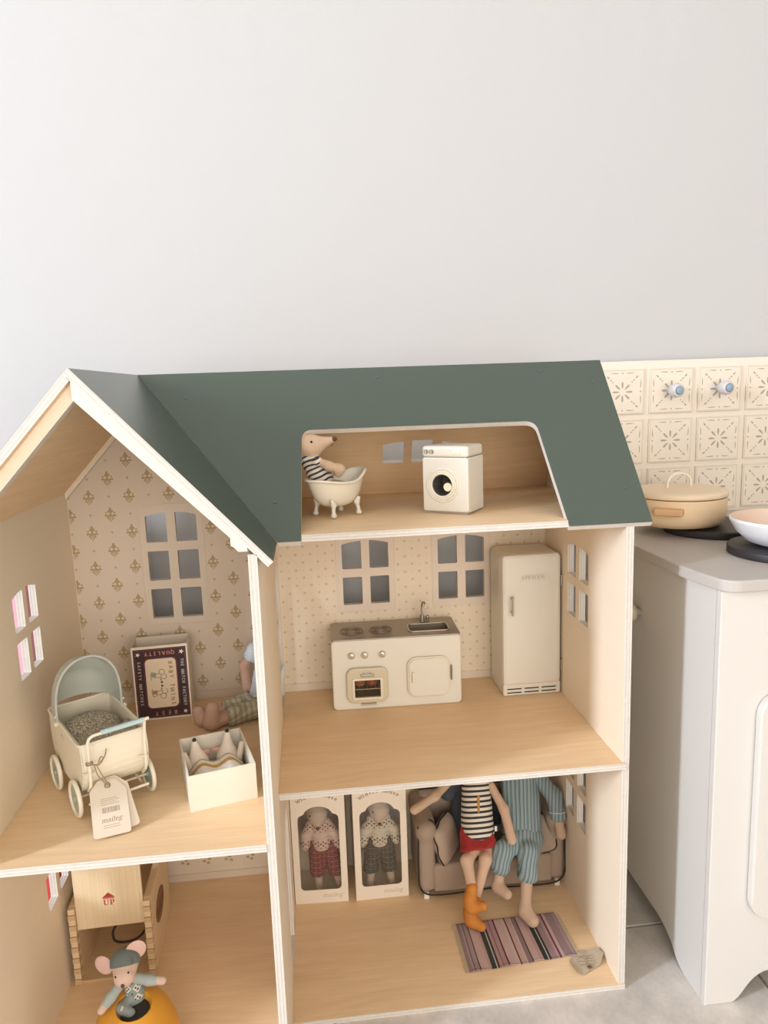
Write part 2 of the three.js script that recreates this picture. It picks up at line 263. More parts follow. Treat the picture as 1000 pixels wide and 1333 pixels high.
const frameOutline = ([x0, x1], y0, y1, rise, S = THREE.Path) => { const p = new S(); p.moveTo(x0, y0); p.lineTo(x1, y0); p.lineTo(x1, y1); p.quadraticCurveTo((x0 + x1) / 2, y1 + 2 * rise, x0, y1); p.lineTo(x0, y0); return p; };
{
  const base = 0.0135, zt = 0.0006;
  const A = poly([[XL + 0.001, H1 + base], [-t - 0.001, H1 + base], [-t - 0.001, 0.666], [XA, 0.843], [XL + 0.001, 0.680]]); A.holes.push(frameOutline([-0.2135, -0.1135], 0.4632, 0.6555, 0.006)); H('wallpaper', inZ(A, zt, ZB), paper(fleurT));
  const K = poly([[0.001, H1 + base], [W - 0.001, H1 + base], [W - 0.001, H2 - 0.009], [0.001, H2 - 0.009]]); K.holes.push(frameOutline([0.0945, 0.1925], 0.463, 0.594, 0.006), frameOutline([0.2550, 0.3550], 0.463, 0.594, 0.006)); H('wallpaper', inZ(K, zt, ZB), paper(dotT));
  H('wallpaper', inZ(poly([[XL + 0.001, base], [-t - 0.001, base], [-t - 0.001, H1 - 0.0095], [XL + 0.001, H1 - 0.0095]]), zt, ZB), paper(cloverT));
  H('wallpaper', inZ(poly([[0.001, base], [W - 0.001, base], [W - 0.001, H1 - 0.009], [0.001, H1 - 0.009]]), zt, ZB), paper(dotT));
  const trim = flatC(0xdfcfbb, 0.6);
  for (const [x0, x1, y] of [[XL + 0.001, -t - 0.001, H1], [0.001, W - 0.001, H1], [XL + 0.001, -t - 0.001, 0], [0.001, W - 0.001, 0]]) H('baseboard', box(x1 - x0, base - 0.0006, 0.0012, (x0 + x1) / 2, y + base / 2, ZB + 0.0006), trim);
  const wf = (c, x, y1, rows) => { const s = frameOutline(x, 0.4636, y1, 0.006, THREE.Shape); panes(s, c, rows); H('window_frame', inZ(s, 0.0011, ZB - 0.0001), trim); };
  wf(cols1, [-0.2131, -0.1139], 0.6551, rows1); wf(cols2, [0.0949, 0.1921], 0.5936, rows2); wf(cols3, [0.2554, 0.3546], 0.5936, rows2);
}
// roof
const mainPitch = Math.atan2(HR - EY, 0.006 - ZR), SL = Math.hypot(HR - EY, 0.006 - ZR), gp = Math.atan2(HR - EY, EX - XA), GL = Math.hypot(HR - EY, EX - XA);
{
  // main front slope, with the wide opening left for the attic; local x runs along the ridge, y up the slope
  const m = frame([1, 0, 0], [0, Math.sin(mainPitch), -Math.cos(mainPitch)], [0, Math.cos(mainPitch), Math.sin(mainPitch)], [0, EY, 0.006]);
  const s = new THREE.Shape(), r = 0.013, top = 0.1775; s.moveTo(EX + 0.001, 0); s.lineTo(0.0452, 0);
  s.lineTo(0.0515, top - r - 0.004); s.quadraticCurveTo(0.0525, top, 0.0525 + r, top); s.lineTo(0.3715 - r * 1.3, top); s.quadraticCurveTo(0.3705, top, 0.3712, top - r - 0.004);
  s.lineTo(0.3737, 0); s.lineTo(0.4808, 0); s.lineTo(0.4950, SL); s.lineTo(XA, SL); s.closePath();
  H('roof_panel', board(s, RT).translate(0, 0, -RT).applyMatrix4(m), roofMats);
  // little screw caps along the panel
  for (const [x, y] of [[-0.1228 + 0.02, 0.245], [-0.0044 + 0.02, 0.0598], [0.1608, 0.2734], [0.4007, 0.2746], [0.4721, 0.2489], [0.4617, 0.0551]]) H('screw_cap', cyl(0.0024, 0.0026, 0.0009, 0, 0.0003, 0, 14).rotateX(Math.PI / 2).translate(x, y, 0).applyMatrix4(m), flatC(0x4b5d55, 0.5));
  // main back slope with three attic panes
  const bp = Math.atan2(HR - 0.655, 0.3286 + ZR), bl = Math.hypot(HR - 0.655, 0.3286 + ZR), mb = frame([-1, 0, 0], [0, Math.sin(bp), Math.cos(bp)], [0, Math.cos(bp), -Math.sin(bp)], [0, 0.655, -0.3286]);
  const b = poly([[-0.4950, 0], [-0.0166, 0], [-XA, bl - RT], [-0.4950, bl - RT]]), yb = (y) => (y - 0.655) / Math.sin(bp);
  b.holes.push(paneHole(-0.2982, yb(0.716), -0.2662, yb(0.7425), yb(0.7495)), paneHole(-0.2531, yb(0.717), -0.2202, yb(0.7525), yb(0.7528)), paneHole(-0.2084, yb(0.717), -0.1747, yb(0.7515), yb(0.7475)));
  H('roof_panel', board(b, RT).translate(0, 0, -RT - 0.001).applyMatrix4(mb), [birch, edge]);
  // gable slopes; local x runs to the back, y up the slope
  const mg = frame([0, 0, -1], [-Math.cos(gp), Math.sin(gp), 0], [Math.sin(gp), Math.cos(gp), 0], [EX, EY, 0]);
  H('roof_panel', board(poly([[-ZL, 0], [-0.0045, 0], [-ZR, GL], [-ZL, GL]]), RT).translate(0, 0, -RT).applyMatrix4(mg), roofMats);
  H('roof_panel', board(poly([[0.3286, 0.0], [0.3286, GL], [-ZR + 0.001, GL]]), RT).translate(0, 0, -RT).applyMatrix4(mg), roofMats);
  const ml = frame([0, 0, 1], [Math.cos(gp), Math.sin(gp), 0], [-Math.sin(gp), Math.cos(gp), 0], [2 * XA - EX, EY, 0]);
  H('roof_panel', board(poly([[-0.3286, 0], [ZL, 0], [ZL, GL - RT * 1.02], [-0.3286, GL - RT * 1.02]]), RT).translate(0, 0, -RT).applyMatrix4(ml), [[roofPaint, birch][1], edge]);
  H('roof_skin', board(poly([[-0.3286, 0], [ZL - 0.0006, 0], [ZL - 0.0006, GL - 0.0012], [-0.3286, GL - 0.0012]]), 0.0006).applyMatrix4(ml), roofMats);
  // rafters under the gable, front and back, and the stepped bracket at the divider
  const dn = RT / Math.cos(gp), dn2 = (RT + 0.0125) / Math.cos(gp), yr = (x, d) => HR - Math.abs(x - XA) * Math.tan(gp) - d;
  H('rafter', inZ(poly([[XA + 0.0002, yr(XA, dn)], [-t, yr(-t, dn)], [-t, 0.6657], [-0.019, 0.6657], [-0.023, 0.6705], [-0.0265, 0.6725], [-0.0265, 0.681], [XA + 0.0002, yr(XA, dn2)]]), 0.012, ZL - 0.0135), plyPale);
  H('rafter', inZ(poly([[XA - 0.0002, yr(XA, dn)], [XA - 0.0002, yr(XA, dn2)], [XL, yr(XL, dn2)], [XL, yr(XL, dn)]]), 0.016, ZL - 0.028), plyPale);
  const dn3 = (RT + 0.007) / Math.cos(gp);
  H('rafter', inZ(poly([[XA - 0.0002, yr(XA, dn)], [XA - 0.0002, yr(XA, dn3)], [XL + 0.001, yr(XL + 0.001, dn3)], [XL + 0.001, yr(XL + 0.001, dn)]]), 0.010, ZB + 0.0007), plyPale);
  H('rafter', inZ(poly([[XA + 0.0002, yr(XA, dn)], [-t, yr(-t, dn)], [-t, yr(-t, dn3)], [XA + 0.0002, yr(XA, dn3)]]), 0.010, ZB + 0.0007), plyPale);
}
// ---------------------------------------------------------------- the play kitchen beside the dollhouse
const CT = 0.585;   // height of its worktop
{
  const K = thing('play_kitchen', 'cream wooden play kitchen with grey worktop beside the dollhouse', 'play kitchen', [0.74, FLOOR, -0.18]);
  const k = (n, g, m, l) => addW(n, g, m, K, l);
  const paint = flatC(0xd6d1c8, 0.42), top = flatC(0xbdb5ac, 0.45), panelM = flatC(0xd6d0c6, 0.45);
  const side = new THREE.Shape(); side.moveTo(-0.40, FLOOR); side.lineTo(-0.345, FLOOR); side.quadraticCurveTo(-0.315, 0.026, -0.27, 0.026); side.lineTo(-0.09, 0.026); side.quadraticCurveTo(-0.055, 0.022, -0.038, 0.004); side.quadraticCurveTo(-0.025, FLOOR, -0.005, FLOOR); side.lineTo(0.0338, FLOOR); side.lineTo(0.0338, CT - 0.0155); side.lineTo(-0.40, CT - 0.0155); side.closePath();
  k('side_panel', inX(side, 0.012, 0.564), paint); k('side_panel', inX(side, 0.012, 0.947), paint);
  const front = new THREE.Shape(), y0 = FLOOR; front.moveTo(0.552, y0); front.lineTo(0.591, y0); front.bezierCurveTo(0.607, y0 + 0.004, 0.612, 0.034, 0.645, 0.036); front.lineTo(0.855, 0.036); front.bezierCurveTo(0.885, 0.034, 0.893, y0 + 0.004, 0.909, y0); front.lineTo(0.947, y0); front.lineTo(0.947, CT - 0.0155); front.lineTo(0.552, CT - 0.0155); front.closePath();
  k('front_panel', board(front, 0.011, 0.0012).translate(0, 0, 0.0352), paint);
  k('bottom_shelf', box(0.371, 0.012, 0.42, 0.7495, 0.045, -0.185), paint);
  k('back_panel', box(0.371, 0.50, 0.008, 0.7495, 0.31, -0.395), paint);
  const door = rrect(0.604, 0.122, 0.885, 0.436, 0.03); k('door_panel', board(door, 0.012, 0.0022).translate(0, 0, 0.0475), panelM);
  const hn = k('door_knob', lathe([[0.0001, 0], [0.007, 0], [0.006, 0.01], [0.013, 0.016], [0.013, 0.024], [0.0001, 0.028]], 28).rotateX(Math.PI / 2).translate(0.865, 0.30, 0.0617), flatC(0xb3aaa0, 0.5));
  const wt = new THREE.Shape(); wt.moveTo(0.537, 0.40); wt.lineTo(0.537, 0.06); wt.bezierCurveTo(0.538, 0.02, 0.545, -0.02, 0.549, -0.036); wt.quadraticCurveTo(0.553, -0.056, 0.575, -0.056); wt.lineTo(0.955, -0.056); wt.lineTo(0.955, 0.40); wt.closePath();
  k('worktop', board(wt, 0.0155, 0.0022).applyMatrix4(frame([1, 0, 0], [0, 0, -1], [0, 1, 0], [0, CT - 0.0133, 0])), top, 'grey painted worktop');
  // splashback: a panel with twelve patterned tiles and two taps
  k('splashback', rbox(0.41, 0.30, 0.012, 0.002, 0.75, 0.711, -0.4082), flatC(0xeadfcf, 0.6));
  const tileP = canvasTex(512, 512, (g, w) => {
    g.fillStyle = '#e9ddcb'; g.fillRect(0, 0, w, w); g.translate(w / 2, w / 2); g.fillStyle = '#a9a291';
    for (let q = 0; q < 8; q++) { g.save(); g.rotate(q * Math.PI / 4); g.beginPath(); g.moveTo(34, 0); g.quadraticCurveTo(70, -17, 110, -9); g.quadraticCurveTo(120, 0, 110, 9); g.quadraticCurveTo(70, 17, 34, 0); g.fill(); g.restore(); }
    for (let q = 0; q < 4; q++) {
      g.save(); g.rotate(q * Math.PI / 2);
      for (const s of [-1, 1]) { g.beginPath(); g.moveTo(s * 44, -208); g.quadraticCurveTo(s * 58, -226, s * 150, -214); g.quadraticCurveTo(s * 70, -204, s * 44, -208); g.fill(); }
      g.beginPath(); g.arc(0, -212, 9, 0, 7); g.fill(); g.rotate(Math.PI / 4);
      for (const [d, a, b] of [[158, 9, 8], [190, 12, 8], [236, 20, 9]]) { g.beginPath(); g.ellipse(0, -d, b, a, 0, 0, 7); g.fill(); }
      g.restore();
    }
    g.strokeStyle = '#cfc2ab'; g.lineWidth = 7; g.strokeRect(-244, -244, 488, 488);
  });
  const tg = new RoundedBoxGeometry(0.081, 0.079, 0.004, 2, 0.0012), tm = std({ map: tileP, roughness: 0.55 });
  for (let c = 0; c < 4; c++) for (let r = 0; r < 3; r++) { const m = addW('tile', tg, tm, K); m.position.add(V(0.6165 + 0.0907 * c, 0.8075 - 0.0885 * r, -0.4005)); }
  for (const [x, y] of [[0.7035, 0.8075], [0.7945, 0.809]]) {
    const b = k('tap_knob', lathe([[0.0001, 0], [0.006, 0], [0.006, 0.012], [0.0105, 0.015], [0.0125, 0.022], [0.0118, 0.031], [0.0085, 0.036], [0.0001, 0.037]], 32).rotateX(Math.PI / 2).translate(x, y, -0.3986), flatC(0xd6d3d2, 0.35));
    const d = add('knob_face', lathe([[0.0001, 0.003], [0.006, 0.0025], [0.0075, 0], [0.0001, 0]], 24).rotateX(Math.PI / 2).translate(x, y, -0.3622), flatC(0x8fa6b5, 0.45), b, 'blue knob face');
  }
  const disc = (x, z) => k('burner', lathe([[0.0001, 0], [0.0745, 0], [0.0765, 0.0015], [0.0765, 0.0095], [0.0745, 0.0115], [0.0001, 0.0115]], 64).translate(x, CT + 0.0003, z), flatC(0x2e2b2a, 0.5), 'black hob plate');
  disc(0.70, -0.232); disc(0.709, -0.062);
  k('side_knob', lathe([[0.0001, 0], [0.006, 0], [0.006, 0.006], [0.013, 0.009], [0.0145, 0.015], [0.012, 0.021], [0.0001, 0.023]], 32).rotateZ(Math.PI / 2).translate(0.5518, 0.478, -0.175), flatC(0xc2b4a2, 0.5));
}
{
  const P = thing('casserole_pot', 'pale yellow toy cooking pot with lid on the rear hob plate', 'pot', [0.646, CT + 0.0122, -0.245]);
  const y = flatC(0xeccfa8, 0.5), lidM = flatC(0xeed8b8, 0.5), hand = flatC(0xd9ad82, 0.55);
  add('body', lathe([[0.0001, 0], [0.048, 0], [0.062, 0.003], [0.0695, 0.011], [0.0715, 0.022], [0.0715, 0.046], [0.069, 0.0468], [0.066, 0.02], [0.058, 0.008], [0.0001, 0.006]], 72), y, P);
  const lid = add('lid', lathe([[0.0001, 0.0475], [0.071, 0.0475], [0.0728, 0.049], [0.0728, 0.0535], [0.071, 0.0565], [0.062, 0.0585], [0.0001, 0.0605]], 72), lidM, P);
  add('lid_handle', tube([[-0.022, 0.0592, 0.004], [-0.0205, 0.071, 0.004], [-0.012, 0.0795, 0.002], [0, 0.082, 0], [0.012, 0.0795, -0.002], [0.0205, 0.071, -0.004], [0.022, 0.0592, -0.004]], 0.0021, 40, 10), flatC(0xf0e4cd, 0.5), lid);
  for (const s of [0, 1]) { const h = add('side_handle', rbox(0.042, 0.0105, 0.018, 0.003, 0, 0.031, 0.077, 4), hand, P); h.rotation.y = -0.66 + s * Math.PI; }
}
{
  const B = thing('toy_bowl', 'white toy bowl with peach coloured inner glaze on the front hob plate', 'bowl', [0.709, CT + 0.0122, -0.062]);
  add('bowl', lathe([[0.0001, 0], [0.036, 0], [0.052, 0.006], [0.066, 0.019], [0.0745, 0.034], [0.0752, 0.0372], [0.0735, 0.0385]], 72), flatC(0xe6e4e2, 0.4), B);
  add('inner_glaze', lathe([[0.0735, 0.0385], [0.0715, 0.0365], [0.063, 0.021], [0.05, 0.0095], [0.036, 0.0045], [0.0001, 0.004]], 72), new THREE.MeshStandardMaterial({ color: 0xe6cbb6, roughness: 0.45, side: THREE.DoubleSide }), B, 'peach coloured inside');
}
// ---------------------------------------------------------------- two coloured boxes left of the dollhouse, seen through its side windows
tag(add('storage_box', rbox(0.13, 0.30, 0.20, 0.004, -0.425, FLOOR + 0.15, -0.30), flatC(0xc23a38, 0.6)), 'red box beside the dollhouse, seen through its lower left window', 'box');
tag(add('storage_box', rbox(0.125, 0.38, 0.19, 0.004, -0.4275, FLOOR + 0.4902, -0.30), flatC(0xe3a3b4, 0.6)), 'pink box beside the dollhouse, seen through its upper left window', 'box');

// ---------------------------------------------------------------- attic: washing machine and bath
{
  const w = 0.066, d = 0.053, h = 0.0905, cx = (0.2088 + 0.2965) / 2, cz = (-0.1089 - 0.1122) / 2;
  const M = thing('washing_machine', 'cream miniature washing machine with round door on the attic floor', 'washing machine', [cx, H2 + 0.0002, cz], -Math.atan2(0.0375, 0.0545));
  const s = rrect(-w / 2, 0.0028, w / 2, h - 0.0152, 0.0035); const zf = d / 2;
  const hole = new THREE.Path(); hole.absarc(-0.004, 0.0385, 0.0155, 0, Math.PI * 2); s.holes.push(hole);
  add('front_panel', board(s, 0.0046, 0.0018).translate(0, 0, zf - 0.0028), cream, M);
  const q2 = d / 2 - 0.0046, body = poly([[-w / 2, -q2], [-w / 2, d / 2], [w / 2, d / 2], [w / 2, -q2], [w / 2 - 0.002, -q2], [w / 2 - 0.002, d / 2 - 0.002], [-w / 2 + 0.002, d / 2 - 0.002], [-w / 2 + 0.002, -q2]]);
  add('side_shell', board(body, h - 0.018).applyMatrix4(frame([1, 0, 0], [0, 0, -1], [0, 1, 0], [0, 0.0028, 0])), cream, M);
  add('top_panel', rbox(w + 0.0006, 0.0150, d + 0.0006, 0.0042, 0, h - 0.0075, 0, 5), cream, M);
  add('plinth', box(w - 0.004, 0.0028, d - 0.004, 0, 0.0014, 0), flatC(0x9b8f7c, 0.6), M);
  const ring = (r, tr, z) => T(new THREE.TorusGeometry(r, tr, 12, 56), -0.004, 0.0385, z);
  const door = add('door', mergeGeometries([ring(0.0218, 0.0016, zf), ring(0.0187, 0.0017, zf + 0.0006), ring(0.0159, 0.0017, zf + 0.001)]), flatC(0xe4dcc8, 0.25), M);
  add('glass', T(new THREE.CircleGeometry(0.0156, 40), -0.004, 0.0385, zf + 0.0005), new THREE.MeshPhysicalMaterial({ color: 0xffffff, transmission: 1, roughness: 0.03, thickness: 0 }), door);
  const drumT = canvasTex(256, 256, (g, q) => { g.fillStyle = '#6e6a60'; g.fillRect(0, 0, q, q); g.fillStyle = '#1d1a16'; for (let j = 0; j < 8; j++) for (let i = 0; i < 12; i++) { g.beginPath(); g.arc((i + (j % 2) / 2) * q / 12 + 8, j * q / 8 + 14, 7, 0, 7); g.fill(); } });
  add('drum', T(new THREE.CylinderGeometry(0.0158, 0.015, 0.03, 40, 1, true), 0, 0, 0, Math.PI / 2, 0, 0).translate(-0.004, 0.0385, zf - 0.0205), new THREE.MeshStandardMaterial({ map: drumT, roughness: 0.5, side: THREE.DoubleSide }), M);
  add('drum_back', T(new THREE.CircleGeometry(0.0158, 40), -0.004, 0.0385, zf - 0.034), std({ map: drumT, roughness: 0.5 }), M);
  add('handle_pad', T(cyl(0.0056, 0.0056, 0.0015, 0, 0, 0, 28).rotateX(Math.PI / 2), 0.0045, 0.0365, zf + 0.0022), flatC(0xefe3c4, 0.4), door);
  for (const x of [-0.0265, -0.0185]) { const kn = add('dial', T(cyl(0.0027, 0.003, 0.0022, 0, 0, 0, 24).rotateX(Math.PI / 2), x, h - 0.0075, zf + 0.0013), nickel, M); add('pointer', box(0.0008, 0.004, 0.0008, x, h - 0.0075, zf + 0.0026), flatC(0xefe8d8), kn); }
  add('drawer', rbox(0.0135, 0.0065, 0.0018, 0.0007, 0.0165, h - 0.0072, zf + 0.0006), flatC(0xe8dfc9, 0.3), M);
}
{
  const TX = 0.0955, TZ = -0.127, yaw = Math.atan2(0.575, 0.818);
  const B = thing('bathtub', 'cream claw-foot miniature bathtub on the attic floor', 'bathtub', [TX, H2 + 0.0002, TZ], yaw);
  // tub wall: rings of ellipses; the rim rises at both ends, more at the far end
  const rim = (a) => 0.0455 + (Math.cos(a) > 0 ? 0.0135 : 0.0050) * (0.5 - 0.5 * Math.cos(Math.PI * Math.pow(Math.abs(Math.cos(a)), 1.25)));
  const ringAt = (f, out) => (a) => { const Y = 0.0125 + f * (rim(a) - 0.0125), e = Math.pow(1 - Math.pow(1 - Math.min(1, f + 0.004), 3.2), 1 / 3.2), c = Math.cos(a); const L = 0.0365 + 0.0045 * f + (c > 0 ? 0.002 : 0.0055) * f * f * Math.abs(c); return [L * e * c + out * c, Y, (0.0215 + 0.005 * f) * e * Math.sin(a) + out * Math.sin(a)]; };
  const prof = []; for (let i = 0; i <= 16; i++) prof.push(ringAt(Math.pow(i / 16, 1.6), 0));
  const lip = [[0.0016, -0.0006], [0.0036, -0.0004], [0.0046, 0.0008], [0.0038, 0.0022], [0.0018, 0.0028], [-0.0004, 0.0018]]; for (const [o, dy] of lip) prof.push((a) => { const p = ringAt(1, o)(a); return [p[0], p[1] + dy, p[2]]; });
  for (let i = 15; i >= 1; i--) prof.push((a) => { const p = ringAt(Math.pow(i / 16, 1.6), -0.002)(a); return [p[0], p[1] + 0.0016, p[2]]; });
  const n = 64, pos = [], idx = []; for (const f of prof) for (let j = 0; j < n; j++) pos.push(...f((j / n) * 2 * Math.PI));
  for (let i = 0; i < prof.length - 1; i++) for (let j = 0; j < n; j++) { const a = i * n + j, b = i * n + (j + 1) % n; idx.push(a, a + n, b, b, a + n, b + n); }
  const c0 = pos.length / 3; pos.push(0, 0.0125, 0, 0, 0.0145, 0); const last = (prof.length - 1) * n; for (let j = 0; j < n; j++) idx.push(c0, j, (j + 1) % n, c0 + 1, last + (j + 1) % n, last + j);
  const g = new THREE.BufferGeometry(); g.setAttribute('position', new THREE.Float32BufferAttribute(pos, 3)); g.setIndex(idx); g.computeVertexNormals();
  add('tub', g, new THREE.MeshStandardMaterial({ color: 0xe6ddc8, roughness: 0.35, side: THREE.DoubleSide }), B);
  for (const [x, z, r] of [[0.019, 0.0185, 0], [-0.021, 0.0185, 0], [0.019, -0.0185, 0], [-0.021, -0.0185, 0]]) {
    const f = blend([cap([x * 0.98, 0.0175, z * 0.98], [x * 1.12, 0.0225, z * 1.02], 0.0035, 0.003), cap([x, 0.017, z], [x * 1.06, 0.009, z * 1.06], 0.0034, 0.0019), cap([x * 1.06, 0.009, z * 1.06], [x * 1.06, 0.004, z * 1.08], 0.0019, 0.0026), ell([x * 1.08, 0.0031, z * 1.12], [0.0038, 0.0031, 0.0042])], 0.003);
    add('claw_foot', net(f, [x - 0.009, -0.0002, z - 0.009], [x + 0.009, 0.028, z + 0.009], 0.0008), cream, B);
  }
}
// ---------------------------------------------------------------- upper room: cooker and fridge
{
  const w = 0.2035, h = 0.1165, d = 0.088;
  const S = thing('toy_cooker', 'cream metal miniature kitchen unit with oven, sink and cupboard door', 'toy kitchen', [(0.0801 + 0.2832) / 2, H1 + 0.0003, -0.2230 - d / 2], -0.0276);
  const zf = d / 2, ox0 = -0.078, ox1 = -0.0195, oy0 = 0.0145, oy1 = 0.0645;
  const shape = rrect(-w / 2, 0, w / 2, h - 0.0025, 0.007); shape.holes.push(rrect(ox0 + 0.004, oy0 + 0.004, ox1 - 0.004, oy1 - 0.004, 0.004, THREE.Path));
  add('front_panel', board(shape, 0.006, 0.0024).translate(0, 0, zf - 0.0056), cream, S);
  add('side_panel', box(0.003, h - 0.006, d - 0.006, -w / 2 + 0.0016, h / 2, -0.0035), cream, S); add('side_panel', box(0.003, h - 0.006, d - 0.006, w / 2 - 0.0016, h / 2, -0.0035), cream, S);
  add('back_panel', box(w - 0.004, h - 0.006, 0.002, 0, h / 2, -d / 2 + 0.001), cream, S); add('bottom_panel', box(w - 0.004, 0.002, d - 0.008, 0, 0.003, -0.002), cream, S);
  // steel top with a pressed sink
  const ts = rrect(-w / 2 + 0.0006, -d / 2, w / 2 - 0.0006, d / 2 - 0.0012, 0.004), sx0 = 0.0235, sx1 = 0.0865, sz0 = -0.012, sz1 = 0.024; ts.holes.push(rrect(sx0, -sz1, sx1, -sz0, 0.007, THREE.Path));
  const topm = flatC(0xa2988a, 0.36, { metalness: 0.8 });
  add('worktop', board(ts, 0.0022, 0.0006).applyMatrix4(frame([1, 0, 0], [0, 0, -1], [0, 1, 0], [0, h - 0.0022, 0])), topm, S, 'steel worktop');
  const rings = []; for (const r of [0.009, 0.0135, 0.018]) for (const x of [-0.068, -0.022]) rings.push(T(new THREE.TorusGeometry(r, 0.0005, 8, 48).rotateX(Math.PI / 2), x, h + 0.0002, 0.004)); add('hob_rings', mergeGeometries(rings), topm, S);
  const basin = []; const bw = sx1 - sx0, bd = sz1 - sz0, bx = (sx0 + sx1) / 2, bz = (sz0 + sz1) / 2, bh = 0.016;
  basin.push(box(bw, 0.001, bd, bx, h - bh, bz), box(bw, bh, 0.001, bx, h - bh / 2 - 0.0005, sz0), box(bw, bh, 0.001, bx, h - bh / 2 - 0.0005, sz1), box(0.001, bh, bd, sx0, h - bh / 2 - 0.0005, bz), box(0.001, bh, bd, sx1, h - bh / 2 - 0.0005, bz));
  const rimS = rrect(sx0 - 0.002, -sz1 - 0.002, sx1 + 0.002, -sz0 + 0.002, 0.008); rimS.holes.push(rrect(sx0 + 0.0008, -sz1 + 0.0008, sx1 - 0.0008, -sz0 - 0.0008, 0.0065, THREE.Path));
  const sink = add('sink', mergeGeometries(basin), flatC(0xa79d8f, 0.4, { metalness: 0.8 }), S);
  add('sink_rim', board(rimS, 0.0016, 0.0006).applyMatrix4(frame([1, 0, 0], [0, 0, -1], [0, 1, 0], [0, h - 0.0002, 0])), nickel, sink);
  const tp = add('tap', mergeGeometries([cyl(0.0036, 0.0042, 0.011, 0.0495, h + 0.0055, -0.0215, 20), tube([[0.0495, h + 0.008, -0.0215], [0.0495, h + 0.028, -0.0215], [0.051, h + 0.034, -0.0195], [0.0535, h + 0.0335, -0.0155], [0.0545, h + 0.024, -0.0125]], 0.0016, 32, 10)].map((g) => g.toNonIndexed())), nickel, S);
  add('tap_lever', mergeGeometries([cyl(0.0026, 0.0026, 0.008, 0.058, h + 0.004, -0.0215, 16), ball(0.0032, 0.058, h + 0.0085, -0.0205)]), nickel, tp);
  // oven door with a window, rack, handle and hinge
  const od = rrect(ox0 - 0.002, oy0 - 0.002, ox1 + 0.0045, oy1 + 0.0055, 0.012); const wx0 = -0.0675, wx1 = -0.0275, wy0 = 0.0225, wy1 = 0.0505; od.holes.push(rrect(wx0, wy0, wx1, wy1, 0.001, THREE.Path));
  const door = add('oven_door', board(od, 0.0055, 0.0024).translate(0, 0, zf + 0.0022), flatC(0xcfc2a6, 0.3), S);
  const fr = rrect(wx0 - 0.004, wy0 - 0.0035, wx1 + 0.004, wy1 + 0.0035, 0.003); fr.holes.push(rrect(wx0, wy0, wx1, wy1, 0.001, THREE.Path)); add('window_rim', board(fr, 0.0026, 0.001).translate(0, 0, zf + 0.0055), flatC(0xe2d8c0, 0.3), door);
  add('glass', box(wx1 - wx0 + 0.001, wy1 - wy0 + 0.001, 0.0002, (wx0 + wx1) / 2, (wy0 + wy1) / 2, zf + 0.0045), new THREE.MeshPhysicalMaterial({ color: 0xf4efe6, transmission: 1, roughness: 0.02, thickness: 0 }), door);
  add('door_handle', mergeGeometries([rbox(0.021, 0.0042, 0.0026, 0.0012, -0.0475, 0.0588, zf + 0.0068), T(new THREE.TorusGeometry(0.0065, 0.0012, 8, 20, Math.PI).rotateX(-0.5), -0.0475, 0.0585, zf + 0.0078)].map((g) => { g = g.index ? g.toNonIndexed() : g; return g; })), nickel, door);
  add('hinge', rbox(0.024, 0.0025, 0.003, 0.0008, -0.0465, 0.0098, zf + 0.0022), nickel, S);
  add('oven_cavity', mergeGeometries([box(0.056, 0.001, 0.05, -0.0475, 0.0185, 0.012), box(0.056, 0.001, 0.05, -0.0475, 0.0605, 0.012), box(0.001, 0.042, 0.05, -0.0755, 0.0395, 0.012), box(0.001, 0.042, 0.05, -0.0195, 0.0395, 0.012), box(0.056, 0.042, 0.001, -0.0475, 0.0395, -0.013)]), flatC(0x4d4436, 0.5), S);
  const rack = []; for (let i = 0; i < 9; i++) rack.push(cyl(0.0005, 0.0005, 0.048, 0, 0, 0, 6).rotateX(Math.PI / 2).translate(-0.073 + i * 0.0064, 0.0305, 0.012)); rack.push(cyl(0.0009, 0.0009, 0.055, 0, 0, 0, 8).rotateZ(Math.PI / 2).translate(-0.0475, 0.0305, 0.036)); add('oven_rack', mergeGeometries(rack), nickel, S);
  // cupboard door
  const cd = rrect(0.0155, 0.0155, 0.083, 0.0815, 0.015), cdi = rrect(0.018, 0.018, 0.0805, 0.079, 0.013);
  const cdo = add('cupboard_door', board(cd, 0.0032, 0.0015).translate(0, 0, zf + 0.0008), flatC(0xe2d7bd, 0.34), S); add('door_face', board(cdi, 0.0022, 0.001).translate(0, 0, zf + 0.0032), cream, cdo);
  add('door_handle', rbox(0.0038, 0.0175, 0.004, 0.0015, 0.0245, 0.0505, zf + 0.0072), flatC(0xe9dfc8, 0.3), cdo); add('hinge', rbox(0.0022, 0.024, 0.004, 0.0008, 0.0855, 0.0535, zf + 0.0018), flatC(0x8f8676, 0.4, { metalness: 0.7 }), cdo);
  for (const x of [-0.0705, -0.050, -0.0225]) { const kb = add('control_knob', lathe([[0.0001, 0], [0.0052, 0], [0.005, 0.0018], [0.0036, 0.0026], [0.0001, 0.003]], 28).rotateX(Math.PI / 2).translate(x, 0.0895, zf + 0.0009), flatC(0xd5cab4, 0.25, { metalness: 0.4 }), S); add('grip', rbox(0.0022, 0.0062, 0.0034, 0.0008, 0, 0, 0).rotateZ(0.7).translate(x, 0.0895, zf + 0.0046), nickel, kb); }
  // two buns on the rack
  for (const [x, l] of [[-0.059, 'left of two brown toy buns behind the oven window'], [-0.0395, 'right of two brown toy buns behind the oven window']]) {
    const b = add('toy_bun', ball(0.0085, 0, 0.0068, 0, 1.05, 0.8, 1), flatC(0xa9623a, 0.6)); b.position.set(x + 0.1816, H1 + 0.0003 + 0.0312, -0.267 + 0.0235 + (x + 0.04) * 0.0276); tag(b, l, 'bun', 'buns in the oven');
  }
}
